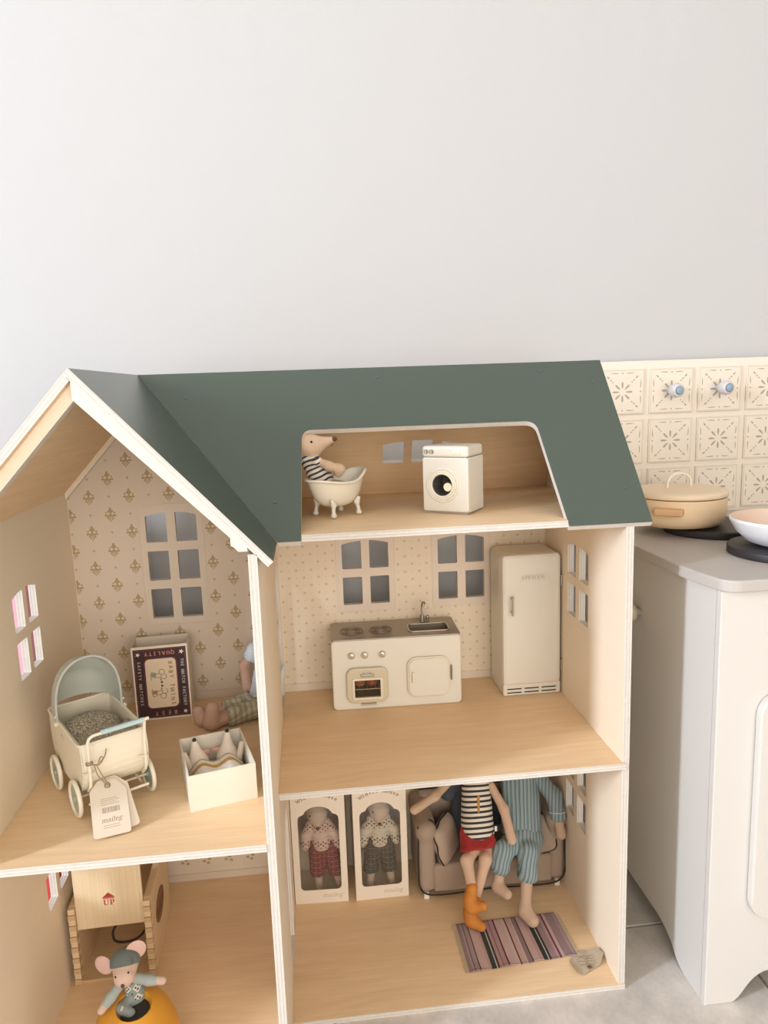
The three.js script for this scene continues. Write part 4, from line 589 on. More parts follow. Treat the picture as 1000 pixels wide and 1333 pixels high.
// --- the doll in the left room, leaning on the divider, soles towards us
{
  const d = thing('toy_rabbit', 'long-legged soft toy in pale shirt and check trousers in left room', 'soft toy', [-0.06, H1, -0.23]);
  const A = (n, g, mt, l) => addW(n, g, mt, d, l);
  const legA = [[[-0.030, 0.350, -0.225], [-0.075, 0.345, -0.212], 0.0125, 0.0100], [[-0.075, 0.345, -0.212], [-0.100, 0.343, -0.200], 0.0100, 0.0105], [[-0.106, 0.3445, -0.196], [-0.1030, 0.366, -0.194], 0.0133, 0.0100]];
  const legB = [[[-0.035, 0.352, -0.258], [-0.085, 0.346, -0.232], 0.012, 0.009], [[-0.085, 0.346, -0.232], [-0.113, 0.342, -0.215], 0.009, 0.0095], [[-0.122, 0.3440, -0.212], [-0.1265, 0.3545, -0.211], 0.0128, 0.0095]];
  const torso = [[[-0.028, 0.352, -0.245], [-0.0265, 0.440, -0.262], 0.0165, 0.0125]], head = [[[-0.0165, 0.470, -0.266], [-0.0215, 0.4655, -0.252], 0.0150, 0.0105], [[-0.020, 0.480, -0.268], [-0.020, 0.54, -0.288], 0.0065, 0.008]];
  const arm = [[[-0.039, 0.432, -0.258], [-0.058, 0.405, -0.259], 0.008, 0.0075], [[-0.058, 0.405, -0.259], [-0.0545, 0.372, -0.250], 0.0075, 0.008]];
  A('body', bodyNet([...legA, ...legB, ...torso.map((b) => [b[0], b[1], b[2] - 0.003, b[3] - 0.003]), ...head, ...arm], 0.002, 0.006), cloth(0xc9a38d));
  const chk = canvasTex(128, 128, (g, w) => { g.fillStyle = '#b5ac8f'; g.fillRect(0, 0, w, w); g.globalAlpha = 0.4; g.fillStyle = '#7d7a62'; g.fillRect(0, 0, w, 48); g.fillRect(0, 0, 48, w); g.globalAlpha = 0.5; g.fillStyle = '#ddd5bd'; g.fillRect(0, 72, w, 10); g.fillRect(72, 0, 10, w); }, [0, 0, 0.0085, 0.0085]);
  const tr = [legA, legB].map((l) => [[l[0][0], l[0][1], 0.0155, 0.0145]]).flat(); tr.push([[-0.028, 0.353, -0.232], [-0.03, 0.353, -0.255], 0.0165, 0.0165], [[-0.075, 0.345, -0.212], [-0.0835, 0.3445, -0.208], 0.0145, 0.0150]);
  A('check_trousers', net(grow(within(flesh(tr, 0.006), [0, -1, 0, -H1 - 0.0006], [1, 0, 0, -t - 0.0008], [-0.94, 0, 0.34, 0.0085]), 0.0002, 0.0004, 240), [-0.115, H1 - 0.001, -0.285], [-0.006, 0.375, -0.185], 0.0017, (x, y, z) => [x * 0.95 - z * 0.3, y + z]), clothMap(chk));
  A('pale_shirt', net(grow(within(flesh([[torso[0][0], torso[0][1], 0.0185, 0.014], [[-0.030, 0.362, -0.243], [-0.028, 0.375, -0.248], 0.021, 0.019], [arm[0][0], [-0.045, 0.423, -0.2585], 0.012, 0.0115]], 0.006), [1, 0, 0, -t - 0.0008]), 0.0003, 0.0016, 170), [-0.062, 0.335, -0.295], [-0.008, 0.465, -0.215], 0.002, (x, y, z) => [x + z, y]), clothMap(canvasTex(128, 128, (g, w) => { g.fillStyle = '#d3d8d6'; g.fillRect(0, 0, w, w); g.fillStyle = '#b9c4c6'; g.globalAlpha = 0.6; for (let i = 0; i < 4; i++) { g.fillRect(i * 32, 0, 10, w); g.fillRect(0, i * 32, w, 6); } }, [0, 0, 0.02, 0.02])));
  A('waist_sash', tube([[-0.057, 0.372, -0.228], [-0.048, 0.362, -0.222], [-0.035, 0.360, -0.219], [-0.018, 0.358, -0.222]], 0.0045, 30, 8), cloth(0xb9b2a0));
  for (const z of [-0.2405, -0.249]) A('eye', ball(0.0015, -0.0305, 0.472, z - 0.006), dark);
  // a corner of its skirt hangs through the doorway
  A('shirt_tail', net(within(grow(cap([-0.012, 0.345, -0.268], [0.003, 0.395, -0.275], 0.010, 0.003), 0.0002, 0.0008, 260), [1, 0, 0, 0.0045]), [-0.028, 0.331, -0.290], [0.009, 0.405, -0.252], 0.0017), cloth(0xdcdcd6));
}
// ---------------------------------------------------------------- lower left room: crate, car and driver
{
  const yaw = 0.03, w = 0.1125, h = 0.1195, dp = 0.145, q = 0.0095;
  const C = thing('wooden_crate', 'open-fronted wooden crate with a raised sliding panel marked UP', 'crate', [-0.2575, 0.0003, -0.1085 - dp / 2], yaw);
  const wood = std({ map: woodTex(0xdcbf97, 0.09, [0.2, 0.15], 21), roughness: 0.65 }), woodD = std({ map: woodTex(0xcfb086, 0.12, [0.2, 0.15], 5), roughness: 0.65 });
  add('side_panel', box(q, h, dp - 0.0095, -w / 2 + q / 2, h / 2, -0.00475), wood, C);
  const sR = add('side_panel', box(q, h, dp - 0.0095, w / 2 - q / 2, h / 2, -0.00475), wood, C);
  add('back_panel', box(w - 2 * q, h, 0.006, 0, h / 2, -dp / 2 + 0.003), woodD, C); add('bottom_panel', box(w - 2 * q, 0.005, dp - 0.008, 0, 0.0025, 0.0025), woodD, C);
  // finger joints on both front edges
  const fg = [box(q, 0.0078, 0.0095, 0, 0, 0), box(q - 0.0006, 0.0078, 0.0092, 0, 0, 0)];
  for (const s of [-1, 1]) for (let i = 0; i < 14; i++) { const f = add('joint_finger', fg[i % 2], i % 2 ? wood : woodD, C); f.position.set(s * (w / 2 - q / 2), 0.0043 + i * 0.00853, dp / 2 - 0.00475 - (i % 2) * 0.0009); }
  const lid = canvasTex(512, 640, (g, a, b) => {
    g.fillStyle = '#e0c8a2'; g.fillRect(0, 0, a, b); for (let i = 0; i < 90; i++) { g.fillStyle = ['rgba(190,150,105,0.10)', 'rgba(255,240,215,0.12)'][i % 2]; g.fillRect(rnd() * a, 0, 1 + rnd() * 5, b); }
    g.fillStyle = '#a3332b'; g.beginPath(); g.moveTo(205, 392); g.lineTo(255, 348); g.lineTo(305, 392); g.closePath(); g.fill(); g.fillRect(212, 394, 86, 7); g.font = 'bold 64px ' + serif; g.textAlign = 'center'; g.fillText('UP', 255, 455);
  }, [-0.047, 0.083, 0.094, 0.1175]);
  add('sliding_panel', boxUV(new THREE.BoxGeometry(w - 2 * q - 0.0008, 0.119, 0.004)).translate(0, 0, 0), wood, C).position.set(0, 0.083 + 0.0595, dp / 2 - 0.008);
  add('panel_print', boxUV(new THREE.PlaneGeometry(w - 2 * q - 0.0012, 0.1175).translate(0, 0.083 + 0.0595, 0)).translate(0, 0, dp / 2 - 0.0058), std({ map: lid, roughness: 0.65 }), C, 'red UP arrow print');
  const brand = canvasTex(256, 512, (g, a, b) => { g.fillStyle = '#d9bb92'; g.fillRect(0, 0, a, b); g.strokeStyle = '#6b4426'; g.fillStyle = '#8a5f3a'; g.lineWidth = 12; g.beginPath(); g.ellipse(a / 2, b / 2, 90, 226, 0, 0, 7); g.fill(); g.stroke(); g.strokeStyle = '#4a2c18'; g.lineWidth = 7; for (let i = 0; i < 26; i++) { g.beginPath(); g.moveTo(70 + rnd() * 60, 70 + i * 14); g.lineTo(150 + rnd() * 50, 70 + i * 14 + rnd() * 26); g.stroke(); } g.fillStyle = '#e3c9a2'; g.font = 'bold 60px ' + serif; });
  const oval = new THREE.Shape(); oval.absellipse(0, 0, 0.0325, 0.0215, 0, Math.PI * 2); const og = board(oval, 0.0006); { const uv = og.attributes.uv, p = og.attributes.position; for (let i = 0; i < uv.count; i++) uv.setXY(i, 0.5 - p.getY(i) / 0.0608, 0.5 + p.getX(i) / 0.0736); }
  add('burnt_emblem', og.applyMatrix4(frame([0, 0, -1], [0, 1, 0], [1, 0, 0], [w / 2 + 0.0001, 0.066, 0.006])), std({ map: brand, roughness: 0.7 }), C, 'dark burnt-in oval emblem');
  add('cord_handle', tube([[0.043, 0.088, 0.02], [0.03, 0.080, 0.03], [0.008, 0.070, 0.036], [-0.006, 0.055, 0.04], [-0.004, 0.040, 0.042], [0.018, 0.038, 0.044], [0.034, 0.046, 0.044], [0.044, 0.056, 0.035]], 0.0018, 60, 8), cloth(0x3a2a22), C, 'dark cord');
}
{
  // car: rounded yellow shell with an open cockpit; local +z is its nose
  const O = [-0.1925, 0.0002, 0.030], yaw = 0.42;
  const C = thing('toy_car', 'rounded yellow toy car with an open seat at the photo bottom edge', 'toy car', O, yaw);
  const yel = flatC(0xdb9a33, 0.42);
  const shell = blend([ell([0, 0.039, 0.0], [0.051, 0.031, 0.068]), ell([0, 0.055, -0.018], [0.037, 0.021, 0.037])], 0.018), pit = ell([0, 0.088, -0.006], [0.0235, 0.036, 0.024]);
  const wheels = [[-0.041, 0.034], [0.041, 0.034], [-0.041, -0.038], [0.041, -0.038]];
  let f = cutBy(shell, pit); for (const [x, z] of wheels) f = cutBy(f, ell([x, 0.0165, z], [0.014, 0.0185, 0.0185]));
  const g0 = within(f, [0, -1, 0, -0.012]);
  add('body', net(g0, [-0.055, 0.008, -0.073], [0.055, 0.080, 0.073], 0.0014), yel, C);
  add('seat_lining', net((x, y, z) => Math.max(pit(x, y, z) + 0.0006, y - 0.0665 - 0.10 * x), [-0.03, 0.045, -0.036], [0.03, 0.078, 0.026], 0.0012), flatC(0x2a2624, 0.7), C, 'black seat lining');
  for (const [x, z] of wheels) { const wh = add('wheel', lathe([[0.0001, -0.005], [0.013, -0.005], [0.0155, -0.003], [0.0155, 0.003], [0.013, 0.005], [0.0001, 0.005]], 32).rotateZ(Math.PI / 2).translate(Math.sign(x) * 0.0365, 0.0156, z), flatC(0x33302d, 0.7), C); add('hub_cap', cyl(0.007, 0.007, 0.0112, 0, 0, 0, 20).rotateZ(Math.PI / 2).translate(Math.sign(x) * 0.0365, 0.0156, z), flatC(0xe9e3d6, 0.4), wh); }
  for (const x of [-0.024, 0.024]) add('headlight', ball(0.0075, x, 0.047, 0.0535, 1, 1, 0.7), flatC(0xf3efe6, 0.25), C);
  add('tail_light', ball(0.005, -0.040, 0.052, -0.028, 0.6, 1, 1), flatC(0x5a2a1e, 0.4), C);
}
{
  const m = thing('toy_mouse', 'toy mouse in a grey cap and patterned vest driving the car', 'toy mouse', [-0.203, 0.085, 0.005]);
  const A = (n, g, mt, l) => addW(n, g, mt, m, l);
  const head = [[[-0.2085, 0.1115, -0.003], [-0.2068, 0.1062, 0.0105], 0.0168, 0.0132]];
  const torso = [[[-0.2030, 0.0965, 0.000], [-0.1970, 0.0680, 0.002], 0.0085, 0.0125]];
  const aL = [[[-0.2110, 0.0940, 0.004], [-0.2235, 0.0840, 0.018], 0.0050, 0.0050], [[-0.2235, 0.0840, 0.018], [-0.2330, 0.0768, 0.029], 0.0050, 0.0050]];
  const aR = [[[-0.1955, 0.0960, 0.004], [-0.178, 0.0940, 0.008], 0.0050, 0.0050], [[-0.178, 0.0940, 0.008], [-0.1610, 0.0930, 0.010], 0.0050, 0.0052]];
  const legs = [[[-0.2025, 0.0690, 0.008], [-0.2110, 0.0690, 0.022], 0.0075, 0.0068], [[-0.2110, 0.0690, 0.022], [-0.1990, 0.0665, 0.027], 0.0062, 0.006]];
  A('body', bodyNet([...head, ...torso.map((b) => [b[0], b[1], b[2] - 0.0015, b[3] - 0.0015]), ...aL, ...aR], 0.0012, 0.004), cloth(0xd7b8a2));
  const gr = cloth(0x8f9994), grD = cloth(0x6e7672);
  A('sleeve', bodyNet([[aL[0][0], aL[0][1], 0.0062, 0.0060], [aL[1][0], [-0.2285, 0.0802, 0.0238], 0.0060, 0.0060]], 0.0012, 0.004), cloth(0xa9b1a9)); A('sleeve', bodyNet([[aR[0][0], aR[0][1], 0.0062, 0.0060], [aR[1][0], [-0.1705, 0.0935, 0.009], 0.0060, 0.0060]], 0.0012, 0.004), cloth(0xa9b1a9));
  const arg = canvasTex(128, 128, (g, w) => { g.fillStyle = '#8e9690'; g.fillRect(0, 0, w, w); g.fillStyle = '#d9d2c0'; g.beginPath(); g.moveTo(64, 4); g.lineTo(124, 64); g.lineTo(64, 124); g.lineTo(4, 64); g.fill(); g.fillStyle = '#4d4038'; for (const [x, y] of [[64, 40], [64, 88], [40, 64], [88, 64], [0, 0], [128, 0], [0, 128], [128, 128]]) { g.beginPath(); g.arc(x, y, 11, 0, 7); g.fill(); } }, [-0.199, 0.08, 0.0130, 0.0130]);
  A('patterned_vest', net(grow(within(flesh(torso, 0.004), [0, -1, 0, -0.0720], [0, 1, 0, 0.0985]), 0.0006), [-0.218, 0.067, -0.014], [-0.182, 0.104, 0.018], 0.0011), clothMap(arg));
  A('grey_trousers', net(flesh([...legs, [[-0.1975, 0.066, 0.002], [-0.1985, 0.0705, 0.002], 0.0132, 0.0122]], 0.005), [-0.222, 0.052, -0.014], [-0.181, 0.086, 0.037], 0.0012), gr);
  A('tail_tip', tube([[-0.209, 0.074, 0.0295], [-0.2065, 0.080, 0.0285]], 0.0017, 8, 8), cloth(0xe3cdb8));
  A('cap', net(within(grow(blend([ell([-0.2088, 0.1135, -0.0045], [0.0185, 0.0172, 0.0178]), ell([-0.2080, 0.1195, 0.0095], [0.013, 0.0035, 0.0095], [0.55, 0, 0.1])], 0.003), 0.0003), [0.1, -0.82, 0.57, -0.1125]), [-0.232, 0.092, -0.026], [-0.186, 0.136, 0.024], 0.0011), cloth(0x6f7771));
  for (const [x, y, r] of [[-0.2370, 0.1075, -0.35], [-0.1955, 0.1245, 0.35]]) { const e = A('ear', net(ell([x, y, -0.010], [0.0132, 0.0134, 0.0028], [0, r, 0]), [x - 0.016, y - 0.016, -0.018], [x + 0.016, y + 0.016, -0.001], 0.0011), cloth(0xddb7a8)); }
  for (const x of [-0.2160, -0.2000]) A('eye', ball(0.0012, x + 0.001, 0.1125 + (x + 0.216) * 0.28, 0.0188), dark); A('nose', ball(0.0027, -0.2062, 0.1030, 0.0232, 0.9, 1.15, 0.8), flatC(0x5a3d30, 0.7));
}
// ---------------------------------------------------------------- lower right room: boxed mice
{
  const w = 0.0868, h = 0.212, d = 0.088, card = flatC(0xe6d6c0, 0.75), inner = card, liner = card;
  const print = canvasTex(434, 1060, (g, a, b) => {
    g.fillStyle = '#e8dac6'; g.fillRect(0, 0, a, b); g.fillStyle = '#7a6a55'; g.textAlign = 'center';
    const s = 'Winter Mouse'; g.font = 'bold 40px ' + serif; [...s].forEach((c, i) => { const q = (i - (s.length - 1) / 2) * 0.105; g.save(); g.translate(a / 2 + Math.sin(q) * 262, 318 - Math.cos(q) * 262 + 62); g.rotate(q); g.fillText(c, 0, 0); g.restore(); });
    g.fillStyle = '#b9ab92'; g.font = 'italic 50px ' + serif; g.fillText('maileg', 305, b - 48);
  }, [-w / 2, 0, w, h]);
  const pm = std({ map: print, roughness: 0.75 });
  function makeBox(label, pos, yaw) {
    const B = thing('gift_box', label, 'box', pos, yaw), s = rrect(-w / 2, 0, w / 2, h, 0.0003), p = new THREE.Path(), x = 0.033, y0 = 0.0235, y1 = 0.158;
    p.moveTo(-x + 0.008, y0); p.lineTo(x - 0.008, y0); p.quadraticCurveTo(x, y0, x, y0 + 0.008); p.lineTo(x, y1 - 0.009); p.quadraticCurveTo(x - 0.001, y1 - 0.001, x - 0.0095, y1); p.bezierCurveTo(x - 0.016, 0.176, -x + 0.016, 0.176, -x + 0.0095, y1); p.quadraticCurveTo(-x + 0.001, y1 - 0.001, -x, y1 - 0.009); p.lineTo(-x, y0 + 0.008); p.quadraticCurveTo(-x, y0, -x + 0.008, y0); s.holes.push(p);
    add('front_card', board(s, 0.0008).translate(0, 0, d / 2 - 0.0008), pm, B, 'beige printed card with a window');
    for (const k of [-1, 1]) add('side_card', box(0.0008, h, d - 0.0018, k * (w / 2 - 0.0005), h / 2, -0.0004), inner, B);
    add('back_card', box(w - 0.002, h, 0.0008, 0, h / 2, -d / 2 + 0.0006), liner, B); add('bottom_card', box(w - 0.002, 0.0008, d - 0.002, 0, 0.0006, 0), liner, B); add('top_card', box(w - 0.002, 0.0008, d - 0.002, 0, h - 0.0006, 0), card, B);
    add('clear_film', box(0.072, 0.158, 0.0002, 0, 0.097, d / 2 - 0.0012), new THREE.MeshPhysicalMaterial({ color: 0xffffff, transmission: 1, roughness: 0.04, thickness: 0 }), B, 'clear plastic film');
  }
  function mouse(label, pos, yaw, lean, wool, motif, trs, dx) {
    const m = thing('toy_mouse', label, 'toy mouse', pos, yaw), o = dx;
    const J = (x, y, z) => [x + o + (y - 0.05) * lean, y, z];
    const head = [[J(0, 0.150, -0.004), J(0.001, 0.143, 0.004), 0.0185, 0.0165], [J(0.001, 0.143, 0.004), J(0.000, 0.1300, 0.0135), 0.0150, 0.0055]], torso = [[J(0, 0.125, -0.004), J(0, 0.092, -0.003), 0.0125, 0.0165]];
    const arms = [-1, 1].map((s) => [[J(s * 0.012, 0.124, -0.002), J(s * 0.0245, 0.105, 0.002), 0.0065, 0.0062], [J(s * 0.0245, 0.105, 0.002), J(s * 0.0285, 0.086, 0.005), 0.0062, 0.0058]]);
    const legs = [-1, 1].map((s) => [[J(s * 0.010, 0.088, -0.003), J(s * 0.0155, 0.036, -0.001), 0.0095, 0.0082], [J(s * 0.0155, 0.036, -0.001), J(s * 0.0175, 0.0120, 0.0), 0.0068, 0.0065], [J(s * 0.0180, 0.0085, 0.001), J(s * 0.0215, 0.0072, 0.011), 0.0066, 0.0056]]);
    add('body', bodyNet([...head, ...torso.map((b) => [b[0], b[1], b[2] - 0.002, b[3] - 0.002]), ...arms.flat(), ...legs.flat()], 0.0017, 0.005), skinGrey, m);
    const cx = J(0, 0.1, 0)[0];
    const kn = canvasTex(256, 512, (g, a, b) => {
      g.fillStyle = wool; g.fillRect(0, 0, a, b); g.strokeStyle = 'rgba(90,70,50,0.18)'; g.lineWidth = 2; for (let i = 0; i < 32; i++) { g.beginPath(); g.moveTo(i * 8, 0); g.lineTo(i * 8, b); g.stroke(); }
      const rose = (x, y, r) => { g.fillStyle = motif; for (const [p, q] of [[0, -1], [1, 0], [0, 1], [-1, 0]]) { g.beginPath(); g.moveTo(x + p * r * 0.25, y + q * r * 0.25); g.lineTo(x + p * r - q * r * 0.35, y + q * r + p * r * 0.35); g.lineTo(x + p * r * 1.35, y + q * r * 1.35); g.lineTo(x + p * r + q * r * 0.35, y + q * r - p * r * 0.35); g.fill(); } };
      for (const x of [32, 96, 160, 224]) { rose(x, 120, 33); rose(x, 366, 32); g.fillStyle = motif; for (const y of [180, 70, 430]) { g.beginPath(); g.arc(x + 32, y, 9, 0, 7); g.fill(); } } g.fillStyle = wool; g.fillRect(0, 205, a, 70); g.fillStyle = 'rgba(120,100,80,0.35)'; g.fillRect(0, 200, a, 6); g.fillRect(0, 276, a, 6); g.fillStyle = 'rgba(60,45,30,0.5)'; g.fillRect(108, 236, 40, 5);
    }, [cx - 0.0165, 0.080, 0.033, 0.056]);
    add('knitted_jumper', net(grow(within(flesh([[J(0, 0.126, -0.004), J(0, 0.090, -0.003), 0.0140, 0.0178], ...arms.flatMap((q) => [[q[0][0], q[0][1], 0.0088, 0.0086], [q[1][0], J(Math.sign(q[1][1][0] - cx) * 0.0275, 0.0905, 0.0045), 0.0086, 0.0078]])], 0.0022), [0, -1, 0, -0.0815]), 0.0004), [cx - 0.05, 0.076, -0.028], [cx + 0.05, 0.150, 0.024], 0.0016), clothMap(kn), m);
    const tw = canvasTex(64, 64, (g, a) => { g.fillStyle = trs[0]; g.fillRect(0, 0, a, a); g.fillStyle = trs[1]; g.fillRect(4, 6, 26, 20); g.fillRect(36, 38, 26, 20); g.fillStyle = trs[2]; g.fillRect(36, 8, 18, 10); }, [0, 0, 0.0072, 0.0090]);
    add('knitted_trousers', net(grow(within(flesh([...legs.map((l) => [l[0][0], l[0][1], 0.0128, 0.0132]), [J(0, 0.090, -0.003), J(0, 0.084, -0.003), 0.0165, 0.0165]], 0.004), [0, -1, 0, -0.0345]), 0.0003, 0.0003, 500), [cx - 0.035, 0.032, -0.026], [cx + 0.035, 0.100, 0.022], 0.0016), clothMap(tw), m);
    add('nose', ball(0.0032, ...J(0, 0.1275, 0.0185)), flatC(0x4b3026, 0.7), m);
    for (const s of [-1, 1]) { const e = J(s * 0.0205, 0.1585, -0.009); add('ear', net(ell(e, [0.0135, 0.0145, 0.003], [0, s * 0.35, 0]), [e[0] - 0.018, e[1] - 0.018, e[2] - 0.012], [e[0] + 0.018, e[1] + 0.018, e[2] + 0.012], 0.0014), cloth(0xa68d7b), m); add('eye', ball(0.0015, ...J(s * 0.0095, 0.148, 0.0155)), dark, m); }
  }
  const bx = 0.0467, bz = -0.2535, cx2 = 0.1440;
  makeBox('left of two beige window boxes, its mouse in red trousers', [bx, 0.0002, -0.2275 - d / 2], -0.05); mouse('boxed toy mouse in pink jumper and dark red knitted trousers', [bx, 0.0014, bz], -0.05, -0.12, '#cdb4a3', '#6b3a35', ['#6a3134', '#8d4a4a', '#b98d80'], 0.007);
  makeBox('right of two beige window boxes, its mouse in dark trousers', [cx2, 0.0002, -0.2235 - d / 2], 0.0); mouse('boxed toy mouse in beige jumper and dark grey knitted trousers', [cx2, 0.0014, bz + 0.004], 0.0, 0.0, '#cbbfa9', '#3f3b36', ['#3c3a35', '#5c5850', '#8f8878'], 0.0);
}
// ---------------------------------------------------------------- sofa, its cushions and the three dolls
{
  const S = thing('toy_sofa', 'small taupe upholstered toy sofa with black piping', 'sofa', [0.326, 0.0002, -0.262]);
  const fab = cloth(0xa8937f), pip = flatC(0x2a221d, 0.8), k = (n, g, m, l) => addW(n, g, m, S, l);
  const x0 = 0.2035, x1 = 0.4485, zf = -0.2075, zb = -0.3155, y0 = 0.0105;
  const rb = (ax, ay, az, bx, by, bz, r) => (x, y, z) => { const dx = Math.max(ax + r - x, x - bx + r, 0), dy = Math.max(ay + r - y, y - by + r, 0), dz = Math.max(az + r - z, z - bz + r, 0); return Math.hypot(dx, dy, dz) - r; };
  k('seat_base', net(grow(rb(x0 + 0.0235, y0, zb + 0.002, x1 - 0.0215, 0.060, zf, 0.006), 0, 0.0004, 120), [x0, 0.004, zb - 0.004], [x1, 0.068, zf + 0.006], 0.0028), fab);
  for (const [a, b] of [[x0, x0 + 0.029], [x1 - 0.027, x1]]) k('armrest', net(grow(blend([rb(a, y0, zb + 0.002, b, 0.128, zf - 0.0015, 0.011), cap([(a + b) / 2, 0.1235, zb + 0.012], [(a + b) / 2, 0.1180, zf - 0.010], 0.0150, 0.0150)], 0.01), 0, 0.0004, 120), [a - 0.006, 0.004, zb - 0.006], [b + 0.006, 0.146, zf + 0.006], 0.0026), fab);
  k('backrest', net(grow(rb(x0 + 0.012, y0, zb, x1 - 0.012, 0.150, zb + 0.030, 0.012), 0, 0.0005, 110), [x0, 0.004, zb - 0.006], [x1, 0.158, zb + 0.038], 0.0028), fab);
  k('piping', mergeGeometries([tube([[x0 + 0.0015, 0.128, zf - 0.006], [x0 - 0.0002, 0.06, zf - 0.004], [x0 + 0.002, 0.022, zf - 0.0005], [x0 + 0.012, 0.0115, zf + 0.0006], [0.326, 0.0108, zf + 0.0012], [x1 - 0.012, 0.0115, zf + 0.0006], [x1 - 0.001, 0.022, zf - 0.002], [x1 + 0.0008, 0.06, zf - 0.004], [x1 - 0.0005, 0.128, zf - 0.006]], 0.0014, 120, 6), tube([[x0 + 0.020, 0.136, zf - 0.012], [x0 + 0.027, 0.131, zf - 0.012], [x0 + 0.0300, 0.110, zf - 0.007], [x0 + 0.0300, 0.062, zf - 0.004]], 0.0012, 40, 6), tube([[x0 + 0.014, 0.151, zb + 0.029], [0.326, 0.1525, zb + 0.029], [x1 - 0.014, 0.151, zb + 0.029]], 0.0013, 40, 6)]), pip, 'black piping');
  for (const [x, z] of [[x0 + 0.012, zf - 0.008], [x1 - 0.012, zf - 0.008], [x0 + 0.012, zb + 0.012], [x1 - 0.012, zb + 0.012]]) k('foot', box(0.008, 0.0112, 0.008, x, 0.0056, z), flatC(0xeae2d4, 0.5));
  const cushion = (label, c, r, rot, pc) => {
    const o = thing('sofa_cushion', label, 'cushion', c), e = new THREE.Euler(...rot), q = new THREE.Matrix4().makeRotationFromEuler(e), iv = q.clone().invert().elements;
    const f = (x, y, z) => { const a = iv[0] * x + iv[4] * y + iv[8] * z, b = iv[1] * x + iv[5] * y + iv[9] * z, d = iv[2] * x + iv[6] * y + iv[10] * z, m = Math.pow(Math.abs(a / r[0]), 5) + Math.pow(Math.abs(b / r[1]), 5); return (Math.abs(d) - r[2] * Math.max(0, 1 - m) ** 0.75 + (m > 1 ? (m - 1) * 0.01 : 0)) * 0.6; };
    const R2 = Math.max(...r) * 1.35; add('cover', net(f, [-R2, -R2, -R2], [R2, R2, R2], R2 / 26), cloth(0xb29c88), o);
    const pts = []; for (let i = 0; i < 40; i++) { const a = i / 40 * 2 * Math.PI, cs = Math.cos(a), sn = Math.sin(a), g = Math.pow(Math.pow(Math.abs(cs), 5) + Math.pow(Math.abs(sn), 5), -1 / 5); const v = V(r[0] * g * cs, r[1] * g * sn, 0.0012 * Math.sin(a * 7)).applyMatrix4(q); pts.push([v.x, v.y, v.z]); } add('piping', tube(pts, 0.0013, 120, 6, true), pip, o, 'black piping');
  };
  cushion('taupe scatter cushion leaning on the left sofa arm beside the striped doll', [0.2530, 0.0900, -0.2345], [0.0335, 0.0335, 0.013], [-0.35, 0.95, 0.40]);
  cushion('taupe scatter cushion at the right sofa arm behind the pyjama doll', [0.4080, 0.0835, -0.2300], [0.0290, 0.0290, 0.010], [-0.45, -0.65, 0.25]);
  // doll in navy, mostly hidden behind the striped doll
  const n = thing('cloth_doll', 'cloth doll in dark navy, one arm stretched left, behind the striped doll', 'cloth doll', [0.27, 0.12, -0.26]);
  const N = (nm, g, m, l) => addW(nm, g, m, n, l);
  const arm = [[[0.2680, 0.1850, -0.252], [0.2350, 0.1745, -0.222], 0.0075, 0.0068], [[0.2350, 0.1745, -0.222], [0.1980, 0.1650, -0.2030], 0.0068, 0.0072]];
  N('body', bodyNet([...arm, [[0.287, 0.095, -0.262], [0.292, 0.185, -0.268], 0.015, 0.014], [[0.292, 0.2, -0.268], [0.293, 0.232, -0.262], 0.014, 0.021]], 0.0022, 0.007), skinC);
  N('navy_top', net(grow(flesh([[[0.287, 0.085, -0.262], [0.290, 0.182, -0.268], 0.0215, 0.019], [[0.274, 0.180, -0.260], [0.2590, 0.165, -0.246], 0.0120, 0.0135], [[0.345, 0.135, -0.272], [0.35, 0.10, -0.268], 0.012, 0.014]], 0.008), 0, 0.0007, 190), [0.23, 0.06, -0.300], [0.375, 0.21, -0.225], 0.0024), cloth(0x3f4448));
  // striped doll
  const b = thing('cloth_doll', 'cloth doll in black striped top, red shorts and orange boots', 'cloth doll', [0.305, 0.10, -0.21]);
  const B = (nm, g, m, l) => addW(nm, g, m, b, l);
  const tor = [[[0.3010, 0.1000, -0.2080], [0.3060, 0.1780, -0.2360], 0.0195, 0.0185]], lg1 = [[[0.2900, 0.0960, -0.190], [0.2740, 0.0920, -0.1680], 0.0105, 0.0092], [[0.2740, 0.0920, -0.1680], [0.2755, 0.0640, -0.1370], 0.0092, 0.0074]], lg2 = [[[0.3120, 0.0940, -0.190], [0.3045, 0.0900, -0.1690], 0.0105, 0.0092], [[0.3045, 0.0900, -0.1690], [0.2830, 0.0390, -0.1480], 0.0090, 0.0070]];
  const al = [[[0.3290, 0.1810, -0.2270], [0.3440, 0.1520, -0.2030], 0.0068, 0.0072], [[0.3440, 0.1520, -0.2030], [0.3490, 0.1150, -0.1760], 0.0072, 0.0078]];
  B('body', bodyNet([...lg1, ...lg2, ...al, [tor[0][0], tor[0][1], 0.016, 0.015], [[0.307, 0.19, -0.238], [0.308, 0.2, -0.238], 0.0095, 0.0095], [[0.308, 0.214, -0.236], [0.308, 0.234, -0.232], 0.019, 0.021]], 0.002, 0.006), cloth(0xd2b094));
  B('striped_top', net(grow(flesh([[[0.3015, 0.1120, -0.2100], [0.3060, 0.1790, -0.2365], 0.0270, 0.0235]], 0.006), 0, 0.0003, 200), [0.262, 0.078, -0.272], [0.346, 0.21, -0.172], 0.002, (x, y, z) => [x, y - z * 0.36 + (x - 0.303) ** 2 * 3]), clothMap(stripesH('#e6dac6', '#34363b', 0.0084, 0.45)));
